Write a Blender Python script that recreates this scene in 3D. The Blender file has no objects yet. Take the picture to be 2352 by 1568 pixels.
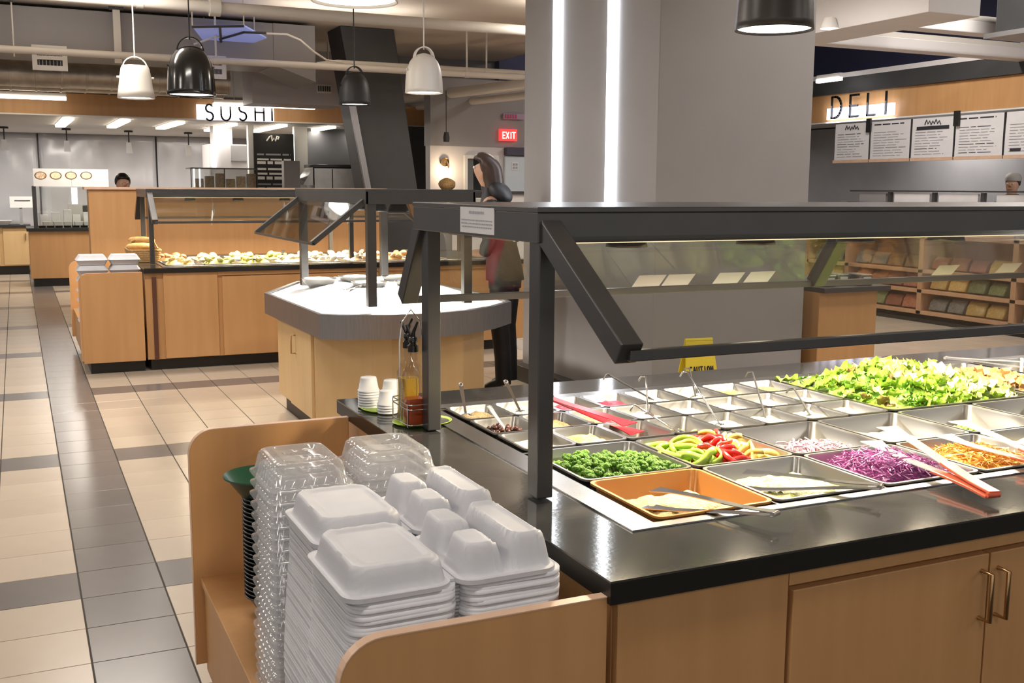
import bpy, math, random
import numpy as np
from mathutils import Vector, Matrix, noise
random.seed(7)
S = bpy.context.scene
COL = S.collection
RND = random.Random(11)

# ---------------------------------------------------------------- camera, world, exposure, large lights
F_PX, YAW, PITCH, ROLL, CAM_H = 2440.0, math.radians(24.9), math.radians(8.2), math.radians(0.35), 1.6
_f = Vector((math.sin(YAW)*math.cos(PITCH), math.cos(YAW)*math.cos(PITCH), -math.sin(PITCH)))
_r = Vector((math.cos(YAW), -math.sin(YAW), 0.0))
_u = _r.cross(_f)
_r2 = _r*math.cos(ROLL) + _u*math.sin(ROLL)
_u2 = -_r*math.sin(ROLL) + _u*math.cos(ROLL)
cam_d = bpy.data.cameras.new('camera')
cam_d.sensor_width = 36.0
cam_d.lens = F_PX/2352*36.0
cam_d.clip_start = 0.05
cam_d.clip_end = 200
cam = bpy.data.objects.new('camera', cam_d)
COL.objects.link(cam)
cam.matrix_world = Matrix(((_r2.x, _u2.x, -_f.x, 0), (_r2.y, _u2.y, -_f.y, 0), (_r2.z, _u2.z, -_f.z, CAM_H), (0, 0, 0, 1)))
S.camera = cam

w = bpy.data.worlds.new('store_ambient')
S.world = w
w.use_nodes = True
w.node_tree.nodes['Background'].inputs[0].default_value = (1.0, 0.95, 0.9, 1)
w.node_tree.nodes['Background'].inputs[1].default_value = 0.50

S.view_settings.view_transform = 'Standard'
S.view_settings.look = 'None'
S.view_settings.exposure = 0.0
S.view_settings.gamma = 1.0
S.view_settings.use_curve_mapping = False
S.cycles.sample_clamp_indirect = 6.0
S.cycles.use_denoising = True
S.cycles.max_bounces = 8
S.cycles.transparent_max_bounces = 24
S.cycles.caustics_reflective = False
S.cycles.caustics_refractive = False

def area_light(name, loc, sx, sy, power, color, rot=(0, 0, 0)):
    d = bpy.data.lights.new(name, 'AREA')
    d.shape = 'RECTANGLE'; d.size = sx; d.size_y = sy; d.energy = power; d.color = color
    o = bpy.data.objects.new(name, d); COL.objects.link(o)
    o.location = loc; o.rotation_euler = rot
    return o
WARM = (1.0, 0.86, 0.70)
NEUT = (1.0, 0.93, 0.85)
COOL = (0.86, 0.90, 1.0)
# rows of ceiling luminaires over the whole shop floor, plus added upward fill
for gy in (-2.5, 1.2, 4.8, 7.6, 10.2):
    for gx in (-2.6, 0.6, 5.6):
        area_light('added_ceiling_fill', (gx, gy, 3.22), 1.2, 0.25, 9 if gy < 10 else 13, NEUT, (math.pi, 0, 0))  # upward fill added to brighten the dim ceiling, no fitting
        area_light('ceiling_light', (gx, gy, 3.40), 1.2, 0.25, 25 if gy < 7 else (60 if gy < 9 else 46), NEUT)
    area_light('high_ceiling_light', (9.4, gy, 4.30), 1.2, 0.3, 85, NEUT)

for gx in (-2.6, 0.4, 3.4):
    area_light('added_ceiling_fill', (gx, 11.7, 3.10), 1.4, 0.2, 11, NEUT, (math.pi, 0, 0))  # further added fill, lifts the ceiling in front of the duct
for gx in (-1.6, 0.8, 3.2):
    area_light('kitchen_bar_and_fill_light', (gx, 20.4, 2.53), 1.4, 0.15, 46, NEUT)  # strips added to brighten the dim kitchen back wall

# ---------------------------------------------------------------- helpers
def ray(x, y):
    return _f + _r2*((x-1176)/F_PX) - _u2*((y-784)/F_PX)
def atY(x, y, Y):                      # the point at depth Y that shows at that pixel of the photograph
    d = ray(x, y); t = Y/d.y
    return Vector((d.x*t, Y, CAM_H + d.z*t))
def atX(x, y, X):
    d = ray(x, y); t = X/d.x
    return Vector((X, d.y*t, CAM_H + d.z*t))
def atZ(x, y, z):
    d = ray(x, y); t = (z-CAM_H)/d.z
    return Vector((d.x*t, d.y*t, z))

OFF = {}
def tag(o, label, cat, group=None):
    o['label'] = label; o['category'] = cat
    if group: o['group'] = group
    return o
def thing(name, label, cat, loc=(0, 0, 0), group=None):
    o = bpy.data.objects.new(name, None); COL.objects.link(o)
    o.empty_display_size = 0.05
    o.location = loc; OFF[o.name] = Vector(loc)
    return tag(o, label, cat, group)
def struct_empty(name, loc=(0, 0, 0)):
    o = bpy.data.objects.new(name, None); COL.objects.link(o)
    o.empty_display_size = 0.05
    o.location = loc; OFF[o.name] = Vector(loc); o['kind'] = 'structure'
    return o

class MB:
    def __init__(s): s.v = []; s.f = []
    def add(s, verts, faces, M=None):
        b = len(s.v)
        s.v += [tuple(M @ Vector(p)) if M else tuple(p) for p in verts]
        s.f += [tuple(i+b for i in f) for f in faces]
        return s
    def box(s, x0, x1, y0, y1, z0, z1, M=None):
        v = [(x0,y0,z0),(x1,y0,z0),(x1,y1,z0),(x0,y1,z0),(x0,y0,z1),(x1,y0,z1),(x1,y1,z1),(x0,y1,z1)]
        return s.add(v, [(0,3,2,1),(4,5,6,7),(0,1,5,4),(1,2,6,5),(2,3,7,6),(3,0,4,7)], M)
    def beam(s, a, b, wd, ht, up=(0, 0, 1)):       # box bar from a to b
        a = Vector(a); b = Vector(b); d = b-a; L = d.length; d.normalize()
        sd = d.cross(Vector(up))
        if sd.length < 1e-6: sd = Vector((1, 0, 0))
        sd.normalize(); uu = sd.cross(d)
        M = Matrix(((sd.x, uu.x, d.x, a.x), (sd.y, uu.y, d.y, a.y), (sd.z, uu.z, d.z, a.z), (0, 0, 0, 1)))
        return s.box(-wd/2, wd/2, -ht/2, ht/2, 0, L, M)
    def prism(s, poly, z0, z1, M=None):
        n = len(poly)
        v = [(p[0], p[1], z0) for p in poly] + [(p[0], p[1], z1) for p in poly]
        f = [tuple(reversed(range(n))), tuple(range(n, 2*n))] + [(i, (i+1) % n, n+(i+1) % n, n+i) for i in range(n)]
        return s.add(v, f, M)
    def loft(s, loops, cap0=False, cap1=False, M=None):
        n = len(loops[0]); v = [p for l in loops for p in l]; f = []
        for k in range(len(loops)-1):
            for i in range(n):
                j = (i+1) % n
                f.append((k*n+i, k*n+j, (k+1)*n+j, (k+1)*n+i))
        if cap0: f.append(tuple(reversed(range(n))))
        if cap1: f.append(tuple(range((len(loops)-1)*n, len(loops)*n)))
        return s.add(v, f, M)
    def lathe(s, prof, c=(0, 0, 0), n=24, M=None, cap0=False, cap1=False):
        loops = [[(c[0]+r*math.cos(2*math.pi*i/n), c[1]+r*math.sin(2*math.pi*i/n), c[2]+z) for i in range(n)] for r, z in prof]
        return s.loft(loops, cap0, cap1, M)
    def tube(s, pts, r, n=8, cap=True):
        pts = [Vector(p) for p in pts]; loops = []; m = len(pts)
        rr = r if isinstance(r, (list, tuple)) else [r]*m
        prev = None
        for i, p in enumerate(pts):
            d = (pts[min(i+1, m-1)] - pts[max(i-1, 0)]).normalized()
            if prev is None:
                a = d.cross(Vector((0, 0, 1)))
                if a.length < 1e-4: a = d.cross(Vector((1, 0, 0)))
            else:
                a = prev - d*prev.dot(d)
            a.normalize(); prev = a; b = d.cross(a)
            loops.append([tuple(p + (a*math.cos(2*math.pi*k/n) + b*math.sin(2*math.pi*k/n))*rr[i]) for k in range(n)])
        return s.loft(loops, cap, cap)
    def ribbon(s, pts, wd, th, side):              # flat bar along pts, widths wd, thickness th, wide along side
        pts = [Vector(p) for p in pts]; m = len(pts); sd = Vector(side).normalized(); loops = []
        ww = wd if isinstance(wd, (list, tuple)) else [wd]*m
        for i, p in enumerate(pts):
            d = (pts[min(i+1, m-1)] - pts[max(i-1, 0)]).normalized()
            nn = d.cross(sd).normalized()
            a = sd*ww[i]/2; b = nn*th/2
            loops.append([tuple(p+a+b), tuple(p-a+b), tuple(p-a-b), tuple(p+a-b)])
        return s.loft(loops, True, True)
    def mesh(s, name, mat=None, smooth=False, off=None):
        v = s.v if off is None else [(p[0]-off.x, p[1]-off.y, p[2]-off.z) for p in s.v]
        me = bpy.data.meshes.new(name); me.from_pydata(v, [], s.f); me.update()
        if mat: me.materials.append(mat)
        if smooth:
            me.polygons.foreach_set('use_smooth', [True]*len(me.polygons))
        return me
    def build(s, name, mat, parent=None, smooth=False, bevel=0, angle=40, seg=2, world=True, solid=0):
        if parent is not None and world: off = OFF.get(parent.name, Vector())
        elif parent is None and world and s.v:
            a = np.array(s.v); c = a.min(0)/2 + a.max(0)/2
            off = Vector((c[0], c[1], a[:, 2].min()))
        else: off = None
        me = s.mesh(name, mat, smooth, off)
        o = bpy.data.objects.new(name, me); COL.objects.link(o)
        OFF[o.name] = off if off is not None else Vector()
        if parent is not None: o.parent = parent
        elif off is not None: o.location = off
        if solid:
            m = o.modifiers.new('solid', 'SOLIDIFY'); m.thickness = solid; m.offset = 0
        if bevel:
            m = o.modifiers.new('bevel', 'BEVEL'); m.width = bevel; m.segments = seg; m.limit_method = 'ANGLE'; m.angle_limit = math.radians(35)
        if smooth and angle < 180:
            try: me.set_sharp_from_angle(angle=math.radians(angle))
            except Exception: pass
        return o
def B(x0, x1, y0, y1, z0, z1): return MB().box(x0, x1, y0, y1, z0, z1)
def struct(o): o['kind'] = 'structure'; return o
def kids(o): return [c for c in o.children]
def copy_tree(o, parent=None, memo=None):
    c = o.copy(); COL.objects.link(c); OFF[c.name] = OFF.get(o.name, Vector())
    if parent is not None: c.parent = parent
    for ch in CH.get(o.name, []):
        copy_tree(ch, c)
    return c
CH = {}
def reg(root):                       # remember children once, so copying stays cheap
    L = [x for x in COL.objects if x.parent == root]
    CH[root.name] = L
    for x in L: reg(x)
def rrect(x0, x1, y0, y1, r, z, n=4):
    r = min(r, (x1-x0)/2-1e-5, (y1-y0)/2-1e-5)
    P = []
    for cx, cy, a0 in ((x1-r, y0+r, -90), (x1-r, y1-r, 0), (x0+r, y1-r, 90), (x0+r, y0+r, 180)):
        for k in range(n+1):
            a = math.radians(a0 + 90*k/n)
            P.append((cx+r*math.cos(a), cy+r*math.sin(a), z))
    return P

# ---------------------------------------------------------------- materials
def nt(name):
    m = bpy.data.materials.new(name); m.use_nodes = True
    return m, m.node_tree, m.node_tree.nodes['Principled BSDF']
def mat(name, color, rough=0.5, metal=0.0, var=None, scale=6.0, stretch=(1, 1, 1), bump=0.0, bscale=60.0, spec=0.5, coat=0.0, emit=None, estr=0.0, rand=0.0, trans=0.0, sss=0.0, detail=3.0):
    m, t, b = nt(name)
    b.inputs['Base Color'].default_value = (*color, 1)
    b.inputs['Roughness'].default_value = rough
    b.inputs['Metallic'].default_value = metal
    b.inputs['Specular IOR Level'].default_value = spec
    if coat: b.inputs['Coat Weight'].default_value = coat; b.inputs['Coat Roughness'].default_value = 0.08
    if emit: b.inputs['Emission Color'].default_value = (*emit, 1); b.inputs['Emission Strength'].default_value = estr
    if trans: b.inputs['Transmission Weight'].default_value = trans
    if sss: b.inputs['Subsurface Weight'].default_value = sss; b.inputs['Subsurface Radius'].default_value = (0.02, 0.012, 0.008)
    src = None
    if var or bump:
        tc = t.nodes.new('ShaderNodeTexCoord'); mp = t.nodes.new('ShaderNodeMapping')
        mp.inputs['Scale'].default_value = stretch
        t.links.new(tc.outputs['Object'], mp.inputs[0])
    if var:
        n = t.nodes.new('ShaderNodeTexNoise'); n.inputs['Scale'].default_value = scale; n.inputs['Detail'].default_value = detail
        t.links.new(mp.outputs[0], n.inputs['Vector'])
        cr = t.nodes.new('ShaderNodeValToRGB')
        cr.color_ramp.elements[0].position = 0.3; cr.color_ramp.elements[1].position = 0.7
        cr.color_ramp.elements[0].color = (*color, 1); cr.color_ramp.elements[1].color = (*var, 1)
        t.links.new(n.outputs['Fac'], cr.inputs[0])
        src = cr.outputs[0]
    if rand:
        oi = t.nodes.new('ShaderNodeObjectInfo'); hs = t.nodes.new('ShaderNodeHueSaturation')
        mr = t.nodes.new('ShaderNodeMapRange'); mr.inputs[3].default_value = 1-rand; mr.inputs[4].default_value = 1+rand
        t.links.new(oi.outputs['Random'], mr.inputs[0]); t.links.new(mr.outputs[0], hs.inputs['Value'])
        if src: t.links.new(src, hs.inputs['Color'])
        else: hs.inputs['Color'].default_value = (*color, 1)
        src = hs.outputs[0]
    if src: t.links.new(src, b.inputs['Base Color'])
    if bump:
        n2 = t.nodes.new('ShaderNodeTexNoise'); n2.inputs['Scale'].default_value = bscale; n2.inputs['Detail'].default_value = 2
        t.links.new(mp.outputs[0], n2.inputs['Vector'])
        bp = t.nodes.new('ShaderNodeBump'); bp.inputs['Strength'].default_value = bump; bp.inputs['Distance'].default_value = 0.01
        t.links.new(n2.outputs['Fac'], bp.inputs['Height']); t.links.new(bp.outputs[0], b.inputs['Normal'])
    return m
def emis(name, color, strength):
    m, t, b = nt(name)
    b.inputs['Base Color'].default_value = (*color, 1)
    b.inputs['Emission Color'].default_value = (*color, 1); b.inputs['Emission Strength'].default_value = strength
    return m
def pane(name, tint, ior=1.5, rough=0.0, haze=0.0):
    m = bpy.data.materials.new(name); m.use_nodes = True; t = m.node_tree
    t.nodes.remove(t.nodes['Principled BSDF']); out = t.nodes['Material Output']
    tr = t.nodes.new('ShaderNodeBsdfTransparent'); tr.inputs[0].default_value = (*tint, 1)
    gl = t.nodes.new('ShaderNodeBsdfGlossy'); gl.inputs['Roughness'].default_value = rough
    fr = t.nodes.new('ShaderNodeFresnel')
    ge = t.nodes.new('ShaderNodeNewGeometry'); mi = t.nodes.new('ShaderNodeMapRange')     # thin sheet: same index on both faces
    mi.inputs[3].default_value = ior; mi.inputs[4].default_value = 1/ior
    t.links.new(ge.outputs['Backfacing'], mi.inputs[0]); t.links.new(mi.outputs[0], fr.inputs[0])
    mx = t.nodes.new('ShaderNodeMixShader')
    t.links.new(fr.outputs[0], mx.inputs[0]); t.links.new(tr.outputs[0], mx.inputs[1]); t.links.new(gl.outputs[0], mx.inputs[2])
    last = mx.outputs[0]
    if haze:
        df = t.nodes.new('ShaderNodeBsdfDiffuse'); df.inputs[0].default_value = (0.85, 0.86, 0.88, 1)
        m2 = t.nodes.new('ShaderNodeMixShader'); m2.inputs[0].default_value = haze
        t.links.new(last, m2.inputs[1]); t.links.new(df.outputs[0], m2.inputs[2]); last = m2.outputs[0]
    t.links.new(last, out.inputs[0])
    return m
def wood(name, c1, c2, rough=0.42, rand=0.0):
    return mat(name, c1, rough, var=c2, scale=1.6, stretch=(9, 9, 0.8), bump=0.02, bscale=40, rand=rand, detail=5)
M = {}
M['maple'] = wood('maple_laminate', (0.53, 0.285, 0.115), (0.59, 0.325, 0.14))
M['maple_pale'] = wood('pale_maple_laminate', (0.62, 0.42, 0.20), (0.67, 0.46, 0.235))
M['edge'] = mat('maple_edge_band', (0.74, 0.52, 0.38), 0.45, var=(0.68, 0.45, 0.31), scale=14)
M['kick'] = mat('black_kick', (0.012, 0.010, 0.009), 0.45)
M['worktop'] = mat('black_laminate_worktop', (0.030, 0.030, 0.030), 0.085, var=(0.050, 0.050, 0.048), scale=9, bump=0.008, bscale=90, spec=1.0)
M['worktop_edge'] = mat('black_worktop_edge', (0.008, 0.007, 0.006), 0.35)
M['frame'] = mat('bronze_black_paint', (0.030, 0.029, 0.030), 0.30, var=(0.042, 0.040, 0.040), scale=5, spec=0.8)
M['steel'] = mat('brushed_steel', (0.48, 0.47, 0.455), 0.26, 1.0, var=(0.41, 0.405, 0.395), scale=10, stretch=(1, 12, 1))
M['steel_in'] = mat('satin_pan_steel', (0.50, 0.49, 0.465), 0.28, 1.0)
M['steel_sat'] = mat('satin_steel', (0.34, 0.33, 0.335), 0.40, 1.0, var=(0.30, 0.29, 0.295), scale=6, stretch=(14, 14, 1))
M['chrome'] = mat('polished_steel', (0.80, 0.80, 0.80), 0.10, 1.0)
M['brass'] = mat('satin_brass_handle', (0.48, 0.31, 0.16), 0.3, 1.0)
M['glass'] = pane('clear_glass', (0.93, 0.94, 0.92), 1.62)
M['glass_edge'] = mat('glass_edge', (0.10, 0.13, 0.11), 0.1, spec=0.8)
M['foam'] = mat('white_moulded_foam', (0.61, 0.62, 0.66), 0.48, var=(0.57, 0.58, 0.63), scale=20, bump=0.03, bscale=200, rand=0.03)
M['clear'] = pane('clear_plastic', (0.93, 0.935, 0.95), 1.6, 0.05, haze=0.21)
M['paint_grey'] = mat('grey_wall_paint', (0.305, 0.297, 0.305), 0.5, var=(0.325, 0.314, 0.320), scale=2)
M['paint_dark'] = mat('charcoal_paint', (0.040, 0.041, 0.043), 0.5, var=(0.050, 0.050, 0.052), scale=3)
M['paint_white'] = mat('white_wall_paint', (0.72, 0.70, 0.70), 0.55, var=(0.67, 0.655, 0.66), scale=2)
M['paint_warm'] = mat('warm_grey_ceiling_paint', (0.70, 0.62, 0.53), 0.7, var=(0.64, 0.56, 0.48), scale=1.2)
M['white'] = mat('white_enamel', (0.80, 0.79, 0.77), 0.35)
M['offwhite'] = mat('off_white_enamel', (0.72, 0.68, 0.62), 0.4)
M['black'] = mat('black_gloss', (0.010, 0.010, 0.010), 0.16, spec=0.6)
M['black_matt'] = mat('black_matt', (0.014, 0.014, 0.014), 0.5)
M['paper'] = mat('white_paper', (0.80, 0.80, 0.82), 0.7, var=(0.76, 0.76, 0.79), scale=8)
M['cardbuff'] = mat('buff_card', (0.78, 0.74, 0.62), 0.7)
M['ink'] = mat('dark_ink', (0.03, 0.03, 0.04), 0.6)
M['inkgrey'] = mat('grey_ink', (0.38, 0.38, 0.42), 0.6)
M['ledcool'] = emis('cool_led', (0.90, 0.93, 1.0), 9.0)
M['ledwarm'] = emis('warm_led', (1.0, 0.88, 0.70), 7.0)
M['lampface'] = emis('lamp_diffuser', (1.0, 0.95, 0.88), 5.0)
M['signglow'] = emis('backlit_acrylic', (0.86, 0.87, 1.0), 1.35)
M['cream_tile'] = mat('cream_floor_tile', (0.47, 0.395, 0.315), 0.24, var=(0.51, 0.435, 0.35), scale=3, rand=0.045, spec=0.5)
M['grey_tile'] = mat('grey_floor_tile', (0.150, 0.137, 0.132), 0.22, var=(0.172, 0.157, 0.150), scale=3, rand=0.05, spec=0.5)
M['grout'] = mat('dark_grout', (0.055, 0.047, 0.04), 0.8)
# ================================================================ THE SETTING
# ---- floor: grout slab, tiles as pieces
floor = struct(MB().box(-7, 14, -5, 24, -0.10, -0.004).build('floor', M['grout']))
TP, TG = 0.312, 0.0035
def tile_mb(x0, y0, mb=None):
    mb = mb or MB()
    a, b_, c, d = x0+TG*0.8, x0+TP-TG*0.8, y0+TG/2, y0+TP-TG/2; e = 0.0012
    v = [(a, c, -0.006), (b_, c, -0.006), (b_, d, -0.006), (a, d, -0.006),
         (a, c, -0.0012), (b_, c, -0.0012), (b_, d, -0.0012), (a, d, -0.0012),
         (a+e, c+e, 0), (b_-e, c+e, 0), (b_-e, d-e, 0), (a+e, d-e, 0)]
    f = [(8, 9, 10, 11)]
    for k in (0, 4):
        f += [(k+i, k+(i+1) % 4, k+4+(i+1) % 4, k+4+i) for i in range(4)]
    return mb.add(v, f)
me_cream = tile_mb(0, 0).mesh('floor_tile', M['cream_tile'])
me_grey = tile_mb(0, 0).mesh('floor_tile_grey', M['grey_tile'])
def is_grey(i, k): return i == 0 or k % 7 == 0
cells = []
for i in range(-4, 36):
    for k in range(-5, 62):
        x0, y0 = 0.15+TP*i, 4.31+TP*k
        v = Vector((x0+TP/2, y0+TP/2, 0)) - Vector((0, 0, CAM_H))
        dz = v.dot(_f)
        px, py = 1176+F_PX*v.dot(_r2)/dz, 784-F_PX*v.dot(_u2)/dz
        vis = -60 < px < 640 and 600 < py < 1640 and not (px > 520 and py > 1015) and not (px > 215 and py < 800) and not (px > 700)
        hpx = F_PX*CAM_H*TP/(dz*dz)
        cells.append((-hpx if vis and hpx > 7 else 0, i, k, x0, y0))
cells.sort()
rest = {True: MB(), False: MB()}
for n, (s, i, k, x0, y0) in enumerate(cells):
    if s < 0 and n < 290:
        o = bpy.data.objects.new('floor_tile', me_grey if is_grey(i, k) else me_cream); COL.objects.link(o)
        o.parent = floor; o.location = Vector((x0, y0, 0)) - OFF[floor.name]
    else:
        tile_mb(x0, y0, rest[is_grey(i, k)])
for g in (True, False):
    o = rest[g].build('far_floor_tiles', M['grey_tile'] if g else M['cream_tile'], floor); o['kind'] = 'stuff'

# ---- ceilings and walls
ceil = struct(MB().box(-7, 6.9, -5, 15.6, 3.55, 3.68).build('ceiling', M['paint_warm']))
M['navy'] = mat('navy_paint', (0.095, 0.10, 0.19), 0.6, var=(0.11, 0.115, 0.21), scale=1)
struct(MB().box(6.9, 15, -5, 16, 4.35, 4.45).build('ceiling', M['navy']))
struct(MB().box(12.9, 13.0, -5, 16, 0, 4.35).build('wall_right', M['navy']))
struct(MB().box(6.9, 15, 15.4, 15.6, 2.3, 4.35).build('wall_right_end', M['navy']))
M['kitchen_ceiling'] = mat('white_ceiling_paint', (0.60, 0.585, 0.57), 0.6)
struct(MB().box(-7, 6.1, 15.6, 22.2, 2.56, 2.66).build('ceiling', M['kitchen_ceiling']))
struct(MB().box(-7, 8.5, 22.0, 22.15, 0, 2.56).build('wall_back', M['paint_grey']))
struct(MB().box(-7, 6.9, 15.56, 15.66, 2.66, 3.55).build('wall_header', M['paint_grey']))
# wood bulkhead above the sushi counter
bulk = struct(MB().box(-7, 5.78, 15.38, 15.54, 2.52, 2.80).build('trim_1', M['maple'], bevel=0.004))
MB().box(-7, 5.78, 15.36, 15.40, 2.505, 2.522).build('light_edge', M['white'], bulk)
# dark cladding right of the menu board and white piers
struct(B(4.30, 6.60, 17.6, 17.8, 0, 2.56).build('wall_dark', M['paint_dark']))
for a, b_ in ((570, 583), (676, 706)):
    p0, p1 = atY(a, 315, 17.2), atY(b_, 315, 17.2)
    tag(B(p0.x, p1.x, 17.2, 17.32, 0, 2.56).build('white_pier', M['white']), 'slim bright white pier beside the black sushi menu board', 'pier', 'white piers beside the menu board')
# right hand service wall with soffit, door opening and door leaf
struct(B(5.24, 8.6, 14.0, 14.25, 2.18, 3.10).build('wall_soffit', M['paint_grey']))
svc = struct(MB().box(5.24, 5.74, 14.02, 14.2, 0, 2.18).box(5.74, 6.27, 14.02, 14.2, 2.06, 2.18).box(6.27, 8.6, 14.02, 14.2, 0, 2.18).box(5.74, 6.27, 14.02, 14.2, 0, 1.05).build('wall_service', M['paint_white']))
fr = MB()
for x0, x1, z0, z1 in ((5.74, 5.79, 1.05, 2.06), (6.22, 6.27, 1.05, 2.06), (5.79, 6.22, 2.01, 2.06)): fr.box(x0, x1, 13.98, 14.06, z0, z1)
win = struct(fr.build('window_1', M['white'], bevel=0.004))
B(5.79, 6.22, 14.03, 14.036, 1.05, 2.01).build('window_pane', M['glass'], win)
B(5.79, 5.90, 14.045, 14.06, 1.05, 2.01).build('blind', M['paint_grey'], win)
struct(B(5.3, 7.0, 15.2, 15.3, 0.0, 2.5).build('wall_inner', M['paint_dark']))
dr = struct(B(6.36, 7.15, 13.96, 14.01, 0.02, 2.05).build('door_1', mat('pale_blue_door', (0.62, 0.68, 0.74), 0.4), bevel=0.004))
B(6.46, 6.56, 13.95, 13.96, 1.86, 1.97).build('door_notice', M['paper'], dr)
nb = MB()
for r_ in range(2):
    for c_ in range(2): nb.box(6.473+c_*0.042, 6.503+c_*0.042, 13.946, 13.951, 1.875+r_*0.045, 1.908+r_*0.045)
nb.build('notice_print', M['inkgrey'], dr)
B(6.36, 8.6, 13.9, 14.02, 2.07, 2.17).build('dark_lintel', mat('plum_lintel', (0.06, 0.055, 0.09), 0.5), dr)

# ---- grey column with two light strips
CX0, CX1, CY0, CY1 = 3.86, 5.14, 6.06, 8.10
col = thing('column', 'wide grey painted square column with two vertical light strips', 'column', ((CX0+CX1)/2, (CY0+CY1)/2, 0))
B(CX0, CX1, CY0, CY1, 0.0, 3.55).build('column_shaft', M['paint_grey'], col, bevel=0.006)
B(CX0-0.10, CX1+0.10, CY0-0.10, CY1+0.10, 0.0, 0.13).build('column_plinth', M['kick'], col, bevel=0.004)
for px in (1281, 1407):
    y = atX(px, 240, CX0).y
    s = B(CX0-0.022, CX0+0.004, y-0.055, y+0.055, 1.46, 3.55).build('light_strip', M['ledcool'], col)
    B(CX0-0.012, CX0+0.004, y-0.075, y+0.075, 1.44, 1.459).build('strip_cap', M['white'], s)

# ---- slanted dark column
sc_ = thing('slanted_column', 'leaning charcoal column rising to the ceiling behind the buffet', 'column', (4.6, 13.3, 0))
MB().loft([[(4.295, 13.0, 0), (4.92, 13.0, 0), (4.92, 13.6, 0), (4.295, 13.6, 0)], [(3.70, 13.0, 3.55), (4.39, 13.0, 3.55), (4.39, 13.6, 3.55), (3.70, 13.6, 3.55)]], True, True).build('column_shaft', M['paint_dark'], sc_, bevel=0.01)
MB().beam((4.24, 12.98, 0.35), (3.78, 12.98, 2.9), 0.07, 0.06, (0, 1, 0)).build('corner_trim', M['steel_sat'], sc_)

# ---- wood half wall behind the hot bar
part_ = thing('wood_partition', 'chest-high maple partition with pinkish cap behind the hot bar', 'partition', (2.3, 12.4, 0))
B(0.70, 3.97, 12.30, 12.42, 0.10, 1.56).build('panel', M['maple'], part_)
B(0.70, 1.28, 12.18, 12.30, 0.10, 1.56).build('end_pier', M['maple'], part_, bevel=0.01)
B(0.66, 4.0, 12.15, 12.45, 1.56, 1.588).build('cap', M['edge'], part_, bevel=0.004)
B(0.72, 3.95, 12.22, 12.40, 0.0, 0.10).build('kickboard', M['kick'], part_)

# ---- ducts, pipes, ceiling gear
duct = thing('rectangular_duct', 'long grey painted rectangular air duct with white grilles', 'duct', (-2.0, 13.2, 3.02))
B(-6.5, 2.85, 12.85, 13.75, 3.02, 3.50).build('duct_body', M['paint_grey'], duct, bevel=0.01)
MB().loft([[(2.85, 12.85, 3.02), (2.85, 13.75, 3.02), (2.85, 13.75, 3.50), (2.85, 12.85, 3.50)], [(3.35, 12.86, 2.85), (3.35, 13.9, 2.85), (3.35, 13.9, 3.50), (3.35, 12.86, 3.50)]], True, True).build('duct_reducer', M['paint_grey'], duct)
def grille(px0, px1, py0, py1, parent):
    a = atY(px0, py1, 12.84); b_ = atY(px1, py0, 12.84)
    t = 0.05
    m_ = MB()
    m_.box(a.x, b_.x, 12.81, 12.85, a.z, a.z+t).box(a.x, b_.x, 12.81, 12.85, b_.z-t, b_.z).box(a.x, a.x+t, 12.81, 12.85, a.z+t, b_.z-t).box(b_.x-t, b_.x, 12.81, 12.85, a.z+t, b_.z-t)
    zc = (a.z+b_.z)/2
    m_.box(a.x+t, b_.x-t, 12.812, 12.844, zc-0.02, zc+0.02)
    g = m_.build('grille_frame', M['white'], parent)
    MB().box(a.x+t, b_.x-t, 12.845, 12.849, a.z+t, b_.z-t).build('grille_void', M['black_matt'], g)
    n = 7
    for i in range(n):
        x = a.x+t+(b_.x-a.x-2*t)*(i+0.5)/n
        MB().box(x-0.004, x+0.004, 12.832, 12.842, a.z+t, b_.z-t).build('grille_slat', M['steel_sat'], g)
grille(75, 153, 107, 160, duct)
grille(478, 518, 130, 180, duct)
for yy, zz, rr_, lab in ((14.35, 2.93, 0.155, 'fat silver spiral duct running above the wood bulkhead'), (14.75, 2.86, 0.10, 'slimmer silver foil duct behind the fat spiral duct')):
    d = thing('spiral_duct', lab, 'duct', (-1, yy, zz))
    n = 24; m_ = MB()
    loops = []
    x = -6.5
    while x < 2.55:
        for e, rad in ((0.0, rr_), (0.26, rr_), (0.262, rr_+0.008), (0.282, rr_+0.008)):
            loops.append([(x+e, yy+rad*math.cos(2*math.pi*i/n), zz+rad*math.sin(2*math.pi*i/n)) for i in range(n)])
        x += 0.284
    m_.loft(loops, True, True)
    m_.build('duct_tube', mat('silver_duct', (0.66, 0.60, 0.52), 0.36, 0.65, var=(0.46, 0.41, 0.35), scale=7), d, smooth=True, angle=30)
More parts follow.
